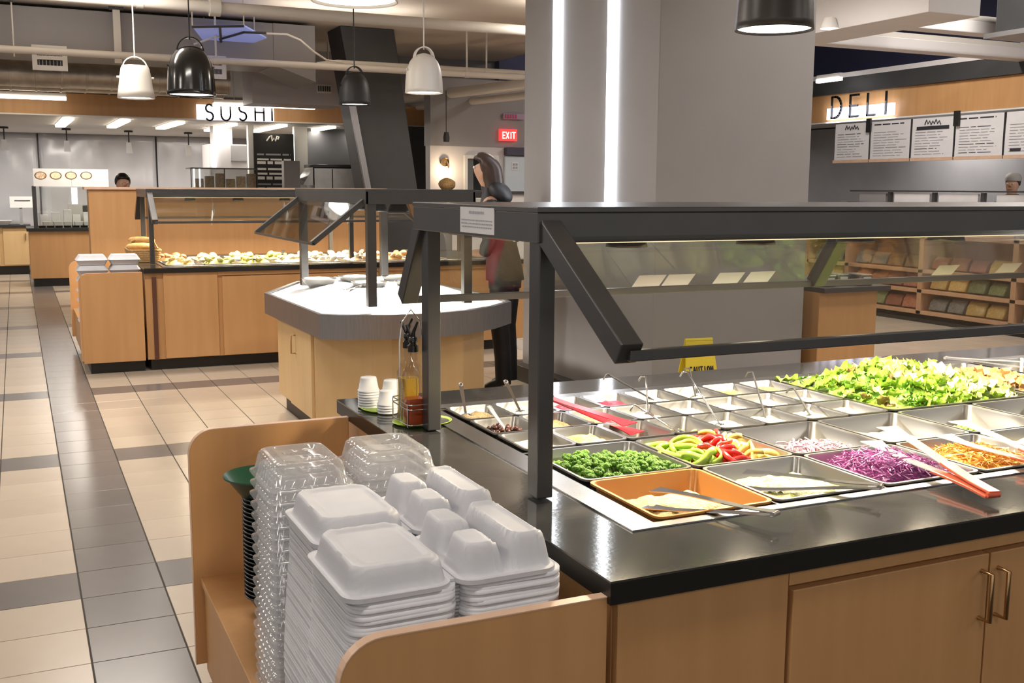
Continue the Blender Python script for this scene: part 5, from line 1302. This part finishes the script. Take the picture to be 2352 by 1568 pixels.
# middle kitchen gear, standing on a back counter
bc = thing('kitchen_counter', 'steel kitchen back counter behind the maple partition', 'counter', (3.7, 16.7, 0))
B(2.2, 5.2, 16.3, 17.08, 0.0, 0.90).build('counter_body', M['steel_sat'], bc); B(2.18, 5.22, 16.27, 17.09, 0.90, 0.94).build('counter_top', M['steel_sat'], bc)
cs = thing('display_case', 'glass display case of brown packs in the kitchen', 'display case', (2.86, 16.6, 0.94))
for z in (0.94, 1.40, 1.862): B(2.365, 3.35, 16.4, 16.9, z, z+0.014).build('case_shelf', M['paint_dark'], cs)
for x in (2.365, 2.85, 3.338): B(x, x+0.012, 16.4, 16.412, 0.954, 1.862).build('case_frame', M['paint_dark'], cs)
B(2.377, 3.338, 16.402, 16.408, 0.954, 1.862).build('case_glass', M['glass'], cs)
M['pack'] = mat('brown_pack', (0.34, 0.22, 0.12), 0.5, var=(0.55, 0.42, 0.26), scale=30, rand=0.25)
for k in range(6):
    for z in (0.955, 1.415):
        x = 2.44+0.155*k
        tag(B(x, x+0.125, 16.5, 16.62, z, z+0.30+0.04*(k % 3)).build('brown_pack', M['pack'], bevel=0.006), 'brown paper pack standing in the kitchen display case', 'pack', 'packs in the kitchen display case')
tag(B(3.76, 4.01, 16.45, 16.6, 0.94, 2.0).build('grey_panel', M['paint_grey'], bevel=0.004), 'plain grey upright panel beside the steel warmer', 'panel')
wm = thing('food_warmer', 'stainless food warmer with dark lid in front of the black wall', 'food warmer', (4.53, 16.6, 0.94))
B(4.22, 5.02, 16.4, 16.95, 0.94, 1.90).build('warmer_body', M['steel'], wm, bevel=0.01)
B(4.20, 5.04, 16.38, 16.97, 1.90, 1.95).build('warmer_lid', M['black'], wm, bevel=0.006)
MB().prism([(4.04, 1.63), (4.20, 1.63), (4.20, 1.90)], 16.4, 16.9, Matrix(((1, 0, 0, 0), (0, 0, 1, 0), (0, 1, 0, 0), (0, 0, 0, 1)))).build('warmer_wing', M['steel'], wm)
B(4.5, 4.512, 16.39, 16.4, 1.0, 1.88).build('door_seam', M['paint_dark'], wm)
hd = thing('extract_hood', 'pale boxed extractor hood hanging from the kitchen ceiling', 'hood', (2.95, 17.5, 1.9))
a, b_ = atY(482, 386, 17.5), atY(566, 332, 17.5)
B(a.x, b_.x, 17.5, 18.2, a.z, b_.z).build('hood_body', mat('hood_enamel', (0.58, 0.56, 0.57), 0.4), hd, bevel=0.006)
B(a.x+0.33, b_.x, 17.46, 17.5, a.z+0.12, b_.z-0.02).build('hood_flap', M['paint_grey'], hd)
B(a.x+0.04, a.x+0.09, 17.44, 17.5, a.z+0.01, b_.z).build('hood_light', emis('hood_glow', (1, 1, 1), 2.5), hd)
B(a.x+0.1, a.x+0.4, 17.7, 18.0, b_.z, 2.56).build('hood_duct', M['paint_white'], hd)
mn = thing('black_menu_board', 'black menu board with white lettered rows between white piers', 'menu board', (3.6, 17.12, 0.0))
a, b_ = atY(585, 426, 17.1), atY(674, 308, 17.1)
B(a.x, b_.x, 17.1, 17.14, 0.0, b_.z).build('board_panel', M['black_matt'], mn)
r_ = random.Random(8)
zz = b_.z-0.34
while zz > 1.1:
    h_ = r_.uniform(0.02, 0.05)
    dashes(mn, a.x+0.05, b_.x-0.05, zz, h_, lambda m_, u, v, w__, h__: m_.box(u, v, 17.094, 17.1, w__, w__+h__), M['white'] if r_.random() < 0.75 else M['paint_grey'], r_, 0.03, 0.08, 0.3)
    zz -= h_+r_.uniform(0.03, 0.05)
ml = atY(612, 324, 17.09)
MB().tube([ml+Vector((dx, 0, dz)) for dx, dz in ((0, 0), (0.05, 0.07), (0.08, 0.09), (0.09, 0.0), (0.12, 0.05), (0.14, 0.0), (0.17, 0.08), (0.2, 0.07), (0.18, 0.03))], 0.012, 6).build('board_emblem', M['white'], mn)

# ================================================================ SERVICE WALL RIGHT OF THE LEANING COLUMN
a, b_ = atY(1150, 323, 13.93), atY(1188, 297, 13.93)
ex = thing('exit_sign', 'red lit EXIT sign on the grey soffit', 'exit sign', (a.x, 13.95, a.z))
B(a.x, b_.x, 13.93, 14.0, a.z, b_.z).build('sign_box', mat('exit_red', (0.75, 0.03, 0.03), 0.4, emit=(1.0, 0.05, 0.05), estr=1.3), ex)
for ch, u in (('E', 0.10), ('X', 0.31), ('I', 0.52), ('T', 0.70)):
    letter(ch, lambda p, q, d, u=u: (a.x+(b_.x-a.x)*u+p, 13.928-d, a.z+0.035+q), 0.05, 0.085, 0.012, 0.004, emis('exit_letter', (1.0, 0.86, 0.66), 2.2), ex)
a2, b2 = atY(1158, 273, 13.93), atY(1206, 262, 13.93)
es = thing('red_wall_sign', 'small dim red and violet sign high on the soffit', 'sign', (a2.x, 13.95, a2.z))
B(a2.x, b2.x, 13.95, 13.99, a2.z, b2.z).build('sign_box', mat('violet_sign', (0.42, 0.30, 0.44), 0.4), es)
for k in range(5): B(a2.x+0.02+0.04*k, a2.x+0.045+0.04*k, 13.944, 13.95, a2.z+0.01, b2.z-0.01).build('print_mark', mat('red_print', (0.6, 0.05, 0.16), 0.5), es)
p = atY(1023, 372, 13.97)
ld = thing('wall_ledge', 'chest-high white ledge along the service wall', 'ledge', (6.0, 13.5, 0))
B(5.26, 7.4, 13.25, 13.75, 0, 1.52).build('ledge_body', M['paint_white'], ld); B(5.22, 7.44, 13.2, 13.8, 1.52, 1.56).build('ledge_top', M['paint_dark'], ld)
sc2 = thing('wall_sconce', 'small round brass wall lamp on the white service wall', 'wall lamp', (p.x, 13.98, p.z-0.06))
MB().lathe([(0.0005, 0.0), (0.055, 0.004), (0.06, 0.02), (0.06, 0.035)], (0, 0, 0), 20, M=Matrix.Translation((p.x, 14.015, p.z))@Matrix.Rotation(math.radians(90), 4, 'X')).build('sconce_plate', M['brass'], sc2, smooth=True)
MB().tube([(p.x+0.03, 13.98, p.z), (p.x+0.05, 13.97, p.z-0.08)], 0.012, 8).build('sconce_arm', M['brass'], sc2)
d = bpy.data.lights.new('sconce_light', 'POINT'); d.energy = 5; d.color = (1, 0.72, 0.45); d.shadow_soft_size = 0.04
o = bpy.data.objects.new('sconce_light', d); COL.objects.link(o); o.location = (p.x, 13.85, p.z-0.12)
p = atY(1030, 426, 13.4)
bg = MB(); IV3, IF3 = ico(1, 2)
bg.add([Vector((p.x, 13.45, 1.562+0.085))+Vector((v.x*0.115*(1+0.12*noise.noise(v*3)), v.y*0.10, v.z*0.085*(1+0.2*noise.noise(v*2.3)))) for v in IV3], IF3)
tag(bg.build('bread_bag', mat('brown_mottled_bread', (0.36, 0.19, 0.06), 0.5, var=(0.62, 0.42, 0.18), scale=60, bump=0.5, bscale=80), smooth=True, angle=180), 'mottled brown round loaf on the white ledge', 'bread')
p = atY(1025, 312, 13.7)
sl = thing('ceiling_speaker_lamp', 'tiny grey cylinder lamp hanging before the grey soffit', 'lamp', (p.x, 13.7, p.z))
MB().lathe([(0.04, 0), (0.045, 0.06), (0.03, 0.13)], p-Vector((0, 0, 0.08)), 16, cap0=False, cap1=True).build('lamp_can', M['paint_dark'], sl, smooth=True)
MB().lathe([(0.036, 0.004), (0.0005, 0.006)], p-Vector((0, 0, 0.08)), 16).build('lamp_lens', M['lampface'], sl); MB().tube([p+Vector((0, 0, 0.05)), (p.x, 13.7, 2.9)], 0.006, 5).build('cord', M['paint_dark'], sl)

# ================================================================ DELI
DX = 11.5
def dpt(x, y, X=DX): return atX(x, y, X)
zb, ztp, zd = dpt(1870, 283).z, dpt(1870, 222).z, dpt(1870, 188).z
bulk2 = struct(B(DX, DX+0.2, -3, 15.4, zb, ztp).build('trim_2', M['maple'], bevel=0.004))
B(DX-0.02, DX+0.06, -3, 15.4, zb-0.02, zb-0.001).build('light_edge', M['white'], bulk2)
struct(B(DX-0.05, DX+0.25, -3, 15.4, ztp+0.001, zd).build('trim_3', M['paint_dark']))
struct(B(DX-0.06, DX+0.05, -3, 15.4, zd+0.001, zd+0.07).build('trim_4', M['paint_white']))
struct(B(DX+0.2, 12.9, -3, 15.4, zb+0.02, zb+0.1).build('ceiling', M['kitchen_ceiling']))
struct(B(12.78, 12.89, -3, 15.4, 0, zb).build('wall_deli', mat('deli_wall_steel', (0.34, 0.34, 0.36), 0.4, var=(0.28, 0.28, 0.30), scale=1.5), ))
for gy in (4.5, 8.0, 11.5): area_light('deli_light', (12.2, gy, zb-0.03), 0.2, 1.2, 30, NEUT)
a, b_ = dpt(1902, 274), dpt(2058, 226)
ds = thing('deli_sign', 'backlit sign with thin black letters DELI on the wood bulkhead', 'sign', (DX-0.02, a.y, a.z))
B(DX-0.03, DX-0.003, b_.y, a.y, zb+0.03, zb+0.03+(ztp-zb)*0.42).build('glow_panel', M['signglow'], ds)
for ch, xa, xb in (('D', 1908, 1936), ('E', 1950, 1976), ('L', 1990, 2014), ('I', 2026, 2044)):
    p, q = dpt(xa, 262, DX-0.06), dpt(xb, 262, DX-0.06)
    letter(ch, lambda u, v, d, p=p: (DX-0.06-d, p.y-u, zb+0.05+v), p.y-q.y, ztp-zb-0.10, 0.032, 0.02, M['black'], ds)
area_light('sign_halo', (DX-0.10, (a.y+b_.y)/2, zb+0.1), 0.3, 1.4, 5, (0.85, 0.88, 1.0), (0, math.radians(-110), 0))
# menu boards
mz0, mz1 = dpt(2045, 364, DX-0.1).z, dpt(2045, 277, DX-0.1).z
edges = [1916, 1998, 2092, 2192, 2306, 2430]
r_ = random.Random(17)
desc = ['first deli menu board with script heading by the grey column', 'second deli menu board with many fine price lines', 'third deli menu board with black banner under its heading', 'fourth deli menu board with pale text rows', 'fifth deli menu board with small black logo box']
xm = DX-0.10
for k in range(5):
    y1, y0 = dpt(edges[k], 320, xm).y-0.02, dpt(edges[k+1], 320, xm).y+0.02
    t = thing('menu_board', desc[k], 'menu board', (xm, (y0+y1)/2, mz0), 'deli menu boards')
    B(xm, xm+0.02, y0, y1, mz0, mz1).build('board_panel', M['paper'], t)
    B(xm-0.005, xm+0.03, y0-0.025, y1+0.025, mz0-0.045, mz0-0.001).build('board_ledge', M['edge'], t)
    B(xm+0.004, xm+0.016, y0-0.018, y0-0.001, mz0, mz1).build('board_gap', M['black_matt'], t)
    fnb = lambda m_, u, v, w__, h__: m_.box(xm-0.004, xm-0.0005, -v, -u, w__, w__+h__)
    H_ = mz1-mz0; W_ = y1-y0
    n = 10
    for q in range(n):
        zq = mz0+H_*(0.70-0.62*q/(n-1))
        dashes(t, -y1+0.06, -y0-0.06-r_.random()*0.3*W_, zq, 0.007 if r_.random() < 0.85 else 0.012, fnb, M['inkgrey'] if r_.random() < 0.88 else M['ink'], r_, 0.03, 0.08, 0.25)
    if k in (0, 2):
        yc = (y0+y1)/2; zc = mz0+H_*0.87
        MB().tube([(xm-0.006, yc+0.14-0.028*i, zc+(0.03 if i % 2 else -0.02)*(1+0.4*math.sin(i*2))) for i in range(11)], 0.008, 5).build('script_heading', M['ink'], t)
    if k == 2: B(xm-0.005, xm-0.0005, y0+0.08, y1-0.08, mz0+H_*0.70, mz0+H_*0.79).build('black_banner', M['ink'], t); 
    if k == 4: B(xm-0.005, xm-0.0005, y1-0.24, y1-0.08, mz0+H_*0.08, mz0+H_*0.15).build('logo_box', M['ink'], t)
    if k in (1, 3):
        for q in (0.9,): dashes(t, -y1+0.06, -y0-0.12, mz0+H_*q, 0.016, fnb, M['ink'], r_, 0.03, 0.1, 0.25)
for px, py in ((1995, 288), (2197, 272)):
    p = dpt(px, py, xm-0.03)
    tag(B(xm-0.04, xm-0.01, p.y-0.045, p.y+0.045, p.z-0.10, p.z+0.10).build('black_bracket', M['black_matt'], bevel=0.004), 'black bracket between the %s deli menu boards' % ('first and second' if px < 2100 else 'third and fourth'), 'bracket')
# deli counter case
dc = thing('deli_case', 'long deli service case with pale label strip along its top', 'display case', (11.0, 8, 0))
B(10.75, 11.35, 3.5, 11.9, 0.1, 1.05).build('case_base', M['paint_dark'], dc)
B(10.95, 11.35, 3.5, 11.9, 1.05, 1.40).build('case_back', M['steel_sat'], dc)
B(10.80, 11.36, 3.5, 11.9, 1.40, 1.44).build('case_top', M['black'], dc)
for k in range(10):
    y = 4.2+0.78*k
    B(10.86, 10.9, y, y+0.62 if k % 3 else y+0.5, 1.441, 1.56).build('label_strip', M['paper'] if k % 4 != 1 else M['paint_grey'], dc)
    B(10.86, 10.91, y-0.09, y-0.04, 1.441, 1.58).build('strip_post', M['frame'], dc)
B(10.84, 10.93, 3.5, 11.9, 1.585, 1.605).build('top_rail', M['frame'], dc)

# bread and snack gondola facing the bar
GXF = 10.0
zs = [atX(2105, 712, GXF).z, atX(2114, 664, GXF).z, atX(1950, 603, GXF).z]
ydiv = [atX(x, 650, GXF).y for x in (1850, 1942, 2112, 2328)]; ydiv += [ydiv[-1]-(ydiv[2]-ydiv[3]), ydiv[-1]-2*(ydiv[2]-ydiv[3])]
M['shelfwood'] = wood('shelf_wood', (0.52, 0.29, 0.16), (0.60, 0.36, 0.21))
gd = thing('snack_gondola', 'long wooden gondola of bagged snacks beyond the salad bar', 'shelf unit', (10.3, 9, 0))
B(GXF+0.02, GXF+0.6, ydiv[-1], ydiv[0], 0, zs[0]-0.10).build('black_base', M['kick'], gd)
B(GXF+0.5, GXF+0.6, ydiv[-1], ydiv[0], zs[0]-0.1, 1.36).build('back_panel', M['shelfwood'], gd)
for z in zs+[zs[2]+0.42]:
    B(GXF, GXF+0.5, ydiv[-1], ydiv[0], z-0.045, z).build('shelf_board', M['shelfwood'], gd, bevel=0.003)
for y in ydiv:
    B(GXF, GXF+0.5, y-0.035, y+0.035, zs[0]-0.045, 1.36).build('divider', M['shelfwood'], gd)
cols = [((0.30, 0.17, 0.08), (0.46, 0.30, 0.14), 'brown'), ((0.20, 0.24, 0.10), (0.36, 0.40, 0.20), 'olive green'), ((0.62, 0.40, 0.10), (0.74, 0.56, 0.24), 'amber'), ((0.72, 0.22, 0.06), (0.80, 0.40, 0.12), 'orange'), ((0.18, 0.18, 0.17), (0.34, 0.33, 0.30), 'grey'), ((0.36, 0.12, 0.07), (0.52, 0.24, 0.14), 'russet')]
def bag_mb(w_, d, h_):
    L = []
    for t, sx, sy in ((0, 0.95, 0.95), (0.06, 1, 1), (0.6, 1.0, 0.85), (0.85, 0.98, 0.4), (1.0, 0.96, 0.06)):
        L.append(rrect(-d/2*sy, d/2*sy, -w_/2*sx, w_/2*sx, min(0.02, d*sy*0.4), h_*t, 3))
    return MB().loft(L, True, True)
BG = []
for c1, c2, nm in cols:
    mt = mat('bag_'+nm.replace(' ', '_'), c1, 0.25, var=c2, scale=26, rand=0.25, bump=0.3, bscale=40, spec=0.6)
    BG.append((bag_mb(0.25, 0.12, 0.26).mesh('snack_bag', mt, True), nm))
r_ = random.Random(12)
shelfname = ('bottom', 'middle', 'upper')
for bi in range(len(ydiv)-1):
    ya, yb_ = ydiv[bi]-0.06, ydiv[bi+1]+0.06
    for si in range(3):
        y = ya-0.15; run = r_.randrange(6); left = r_.randint(2, 4)
        while y > yb_+0.13:
            if left == 0: run = r_.randrange(6); left = r_.randint(2, 4)
            left -= 1
            me, nm = BG[run]
            h_ = min(1.0, (zs[1]-zs[0]-0.08)/0.26)
            o = bpy.data.objects.new('snack_bag', me); COL.objects.link(o)
            o.location = (GXF+0.13, y, zs[si]+0.002); o.rotation_euler = (0, 0.22, r_.uniform(-.12, .12)); o.scale = (1, 1, h_*r_.uniform(0.85, 1.0))
            tag(o, '%s snack bag leaning on the %s gondola shelf' % (nm, shelfname[si]), 'snack bag', '%s bags on the %s gondola shelf' % (nm, shelfname[si]))
            y -= 0.285
# ---- maple counter beside the grey column
nc = thing('side_counter', 'maple side counter with dark top against the grey column', 'counter', (5.5, 6.5, 0))
B(5.25, 5.80, 6.02, 7.4, 0.1, 0.865).build('counter_body', M['maple'], nc, bevel=0.004); B(5.28, 5.76, 6.08, 7.36, 0, 0.1).build('kickboard', M['kick'], nc)
B(5.25, 5.88, 5.97, 7.45, 0.865, 0.90).build('counter_top', M['paint_dark'], nc)
for k, (x, y) in enumerate(((5.38, 6.15), (5.55, 6.2), (5.70, 6.12))):
    t = thing('napkin_dispenser', ('steel napkin dispenser nearest the grey column', 'steel napkin dispenser between two others', 'steel napkin dispenser at the counter corner')[k], 'dispenser', (x, y, 0.9))
    B(x-0.055, x+0.055, y-0.09, y+0.09, 0.9005, 0.985).build('dispenser_case', M['steel'], t, bevel=0.006); B(x-0.035, x+0.035, y-0.095, y-0.0905, 0.92, 0.965).build('napkin_stack', M['paper'], t)
# ---- caution sign
M['yellow'] = mat('yellow_plastic', (0.78, 0.62, 0.03), 0.4)
cx, cy = 3.93, 5.62
cs_ = thing('caution_sign', 'yellow folding CAUTION floor sign before the grey column', 'floor sign', (cx, cy, 0)); cs_.rotation_euler = (0, 0, math.radians(-8))
def board(s):
    th = math.radians(13)*s; H_ = 0.655
    def P(u, v, d): return Vector((cx+u, cy-0.0+(-(H_-v)*math.sin(th)-d*s), v*math.cos(th)))
    v = []
    for d in (0, 0.012): v += [P(-0.145, 0, d), P(0.145, 0, d), P(0.095, H_, d), P(-0.095, H_, d)]
    return MB().add(v, [(0, 1, 2, 3), (7, 6, 5, 4), (0, 4, 5, 1), (1, 5, 6, 2), (2, 6, 7, 3), (3, 7, 4, 0)]), P
m1, P1 = board(1); fb = m1.build('front_board', M['yellow'], cs_, bevel=0.002); m2, P2 = board(-1); m2.build('rear_board', M['yellow'], cs_, bevel=0.002)
MB().tube([(cx-0.095, cy, 0.645), (cx+0.095, cy, 0.645)], 0.012, 8).build('hinge_bar', M['yellow'], cs_)
for i, ch in enumerate('CAUTION'):
    letter(ch, lambda u, v, d, i=i: tuple(P1(-0.084+i*0.0245+u, 0.455+v, 0.0125+d)), 0.019, 0.036, 0.008, 0.002, M['ink'], fb)
MB().prism([(0, 0), (0.10, 0), (0.05, 0.09)], 0, 0.002).v
tri = [P1(-0.06, 0.28, 0.013), P1(0.06, 0.28, 0.013), P1(0.0, 0.39, 0.013)]
MB().tube([tri[0], tri[1], tri[2], tri[0]], 0.006, 5).build('warning_triangle', M['ink'], fb)

# ================================================================ PEOPLE
M['skin'] = mat('skin', (0.52, 0.30, 0.20), 0.5)
def skin_mesh(name, V, E, parent, mtl, root=0, sub=2):
    me = bpy.data.meshes.new(name); me.from_pydata([v[0] for v in V], E, []); me.update(); me.materials.append(mtl)
    o = bpy.data.objects.new(name, me); COL.objects.link(o); o.parent = parent
    m_ = o.modifiers.new('skin', 'SKIN'); m_.use_smooth_shade = True
    if not me.skin_vertices: bpy.context.view_layer.objects.active = o
    sv = me.skin_vertices[0].data if me.skin_vertices else None
    if sv is None:
        me.attributes
    for i, v in enumerate(V):
        r = v[1]; sv[i].radius = (r, r) if not isinstance(r, tuple) else r
        sv[i].use_root = (i == root)
    s_ = o.modifiers.new('sub', 'SUBSURF'); s_.levels = sub; s_.render_levels = sub
    return o
def person(label, loc, rz, H_, top_m, leg_m, hair_m, hair='long', cap=None, arm_fwd=0.25, lean=0.0, hood=False):
    k = H_/1.75
    t = thing('person', label, 'person', loc); t.rotation_euler = (0, 0, rz)
    def s(*p): return (p[0]*k, p[1]*k, p[2]*k)
    V = []; E = []
    def add(p, r, par=None):
        V.append((s(*p), (r[0]*k, r[1]*k) if isinstance(r, tuple) else r*k)); i = len(V)-1
        if par is not None: E.append((par, i))
        return i
    pel = add((0, 0, 0.94), 0.095); wa = add((0, 0.0, 1.10), 0.085, pel); ch = add((0, 0.01, 1.28), 0.095, wa); up = add((0, 0.015, 1.41), 0.072, ch)
    nk = add((0, 0.0, 1.50), 0.052, up); jaw = add((0, -0.012, 1.575), 0.066, nk); md = add((0, -0.005, 1.65), 0.084, jaw); cr = add((0, 0.0, 1.715), 0.064, md)
    ns = add((0, -0.105, 1.635), 0.012, md)
    for sx in (-1, 1):
        add((sx*0.080, 0.008, 1.64), 0.014, md)
        sh = add((sx*0.17, 0.01, 1.40), 0.058, up); el = add((sx*0.235, -0.02, 1.13), 0.043, sh); wr = add((sx*0.20, -arm_fwd, 1.02), 0.030, el); pm_ = add((sx*0.19, -arm_fwd-0.075, 1.01), (0.038, 0.018), wr)
        for q, (dx, L) in enumerate(((-0.028, 0.075), (-0.010, 0.085), (0.009, 0.08), (0.026, 0.062))):
            f1 = add((sx*0.19+dx, -arm_fwd-0.075-L*0.55, 1.005), 0.0095, pm_); add((sx*0.19+dx, -arm_fwd-0.075-L, 0.985), 0.008, f1)
        t1 = add((sx*0.19-sx*0.045, -arm_fwd-0.075, 0.995), 0.010, pm_); add((sx*0.19-sx*0.055, -arm_fwd-0.115, 0.985), 0.009, t1)
        hp = add((sx*0.09, 0, 0.88), 0.085, pel); kn = add((sx*0.10, -0.01, 0.49), 0.056, hp); an = add((sx*0.10, 0.02, 0.09), 0.038, kn); add((sx*0.11, -0.13, 0.035), 0.032, an)
    def bend(p):
        if p[2] < 0.96*k or not lean: return p
        dz = p[2]-0.94*k; return (p[0], p[1]*math.cos(lean)-dz*math.sin(lean), 0.94*k+dz*math.cos(lean)+p[1]*math.sin(lean)*-1)
    V[:] = [(bend(p), r) for p, r in V]
    body = skin_mesh('body', V, E, t, M['skin'])
    def grow(idx, add_r, name, mtl, root):
        mp = {i: n for n, i in enumerate(idx)}
        VV = [(V[i][0], tuple(x+add_r*k for x in V[i][1]) if isinstance(V[i][1], tuple) else V[i][1]+add_r*k) for i in idx]
        EE = [(mp[a], mp[b_]) for a, b_ in E if a in mp and b_ in mp]
        return skin_mesh(name, VV, EE, t, mtl, mp[root])
    names = {}
    # indices: torso 0-3, arms from 9.. ; work them out from the construction order
    per = 1+4+8+2+4            # ear, sh/el/wr/palm, fingers, thumb, leg
    a1, a2 = 9, 9+per
    def rings(L, n=28): return [[bend((rx*math.cos(2*math.pi*i/n)*k, (yo+ry*math.sin(2*math.pi*i/n))*k, z*k)) for i in range(n)] for z, rx, ry, yo in L]
    jk = MB().loft(rings([(0.84, 0.188, 0.140, 0), (0.98, 0.182, 0.132, 0), (1.12, 0.172, 0.122, 0), (1.26, 0.195, 0.132, 0.01), (1.36, 0.205, 0.128, 0.02), (1.42, 0.175, 0.108, 0.025), (1.47, 0.105, 0.088, 0.02), (1.52, 0.078, 0.078, 0.008)]), True, True)
    for sx in (-1, 1):
        jk.tube([bend((x*k*sx, y*k, z*k)) for x, y, z in ((0.13, 0.015, 1.39), (0.185, 0.012, 1.375), (0.215, 0.0, 1.27), (0.240, -0.02, 1.13), (0.228, -0.02-(arm_fwd-0.02)*0.5, 1.075), (0.203, -arm_fwd+0.015, 1.025))], [0.06*k, 0.067*k, 0.060*k, 0.054*k, 0.048*k, 0.042*k], 14)
    jo = jk.build('jacket', top_m, t, smooth=True, angle=60, world=False)
    if hood:
        MB().add([bend(((v.x*0.15)*k, (0.075+v.y*0.085)*k, (1.50+v.z*0.085)*k)) for v in ico(1, 2)[0]], ico(1, 2)[1]).build('hood', top_m, jo, smooth=True, angle=180, world=False)
    tr = MB().loft(rings([(0.78, 0.165, 0.118, 0), (0.90, 0.172, 0.122, 0), (1.02, 0.160, 0.112, 0)]), True, True)
    for sx in (-1, 1):
        tr.tube([(sx*0.085*k, 0, 0.90*k), (sx*0.095*k, -0.004*k, 0.70*k), (sx*0.10*k, -0.01*k, 0.49*k), (sx*0.10*k, 0.01*k, 0.28*k), (sx*0.10*k, 0.015*k, 0.075*k)], [0.096*k, 0.088*k, 0.070*k, 0.062*k, 0.058*k], 16)
    tr.build('trousers', leg_m, t, smooth=True, angle=60, world=False)
    for a in (a1, a2): grow([a+17, a+18], 0.008, 'shoe', M['black_matt'], a+17)
    hv = MB(); IV2, IF2 = ico(1, 3); vv = []
    for v in IV2:
        x, y, z = v.x*0.094, v.y*0.108+0.012, v.z*0.108+1.675
        if v.y < -0.25 and v.z < 0.35: y = -0.02+0.02*v.y; x *= 0.8
        if hair == 'long' and v.z < -0.2 and v.y > -0.3: z -= 0.16*(-v.z); x *= 1.02
        if hair == 'short' and v.z < -0.45: z += 0.05
        vv.append(bend((x*k, y*k, z*k)))
    hv.add(vv, IF2).build('hair', hair_m, t, smooth=True, angle=180, world=False)
    for sx in (-1, 1):
        MB().add([Vector(bend((sx*0.033*k, -0.088*k, 1.652*k)))+v*0.011*k for v in IV], IF).build('eye', M['white'], t, smooth=True, world=False)
        MB().add([Vector(bend((sx*0.033*k, -0.0965*k, 1.652*k)))+v*0.0055*k for v in IV], IF).build('iris', M['black'], t, smooth=True, world=False)
    MB().tube([bend((-0.026*k, -0.082*k, 1.585*k)), bend((0, -0.088*k, 1.583*k)), bend((0.026*k, -0.082*k, 1.585*k))], 0.006*k, 6).build('mouth', mat('lips', (0.40, 0.14, 0.12), 0.5), t, world=False)
    if cap:
        MB().lathe([(0.100*k, 1.69*k), (0.104*k, 1.73*k), (0.085*k, 1.775*k), (0.04*k, 1.80*k), (0.0005, 1.805*k)], (0, 0.008*k, 0), 24).build('cap', cap, t, smooth=True, world=False)
    return t
M['jacket_black'] = mat('black_jacket', (0.010, 0.010, 0.014), 0.55, var=(0.018, 0.018, 0.024), scale=8)
M['denim'] = mat('dark_denim', (0.025, 0.03, 0.05), 0.7)
M['hair_brown'] = mat('dark_brown_hair', (0.030, 0.015, 0.010), 0.4, var=(0.06, 0.03, 0.02), scale=40, stretch=(6, 6, 0.5))
M['hair_black'] = mat('black_hair', (0.006, 0.006, 0.007), 0.3)
M['chef'] = mat('chef_white', (0.70, 0.70, 0.70), 0.6)
person('shopper in a black jacket with brown hair beside the ice island', (3.45, 7.57, 0), math.radians(-128), 1.86, M['jacket_black'], M['jacket_black'], M['hair_brown'], 'long', arm_fwd=0.10, lean=0.20, hood=True)
p = atY(282, 415, 14.0)
person('sushi worker with black hair half hidden by the maple partition', (p.x, 14.0, 0), math.radians(8), 1.73, M['chef'], M['denim'], M['hair_black'], 'short')
p = atX(2326, 420, 12.2)
person('deli worker with brown hair under a grey cap behind the deli case', (12.2, p.y, 0), math.radians(-70), 1.80, M['jacket_black'], M['denim'], M['hair_brown'], 'short', mat('grey_cap', (0.35, 0.33, 0.31), 0.7))
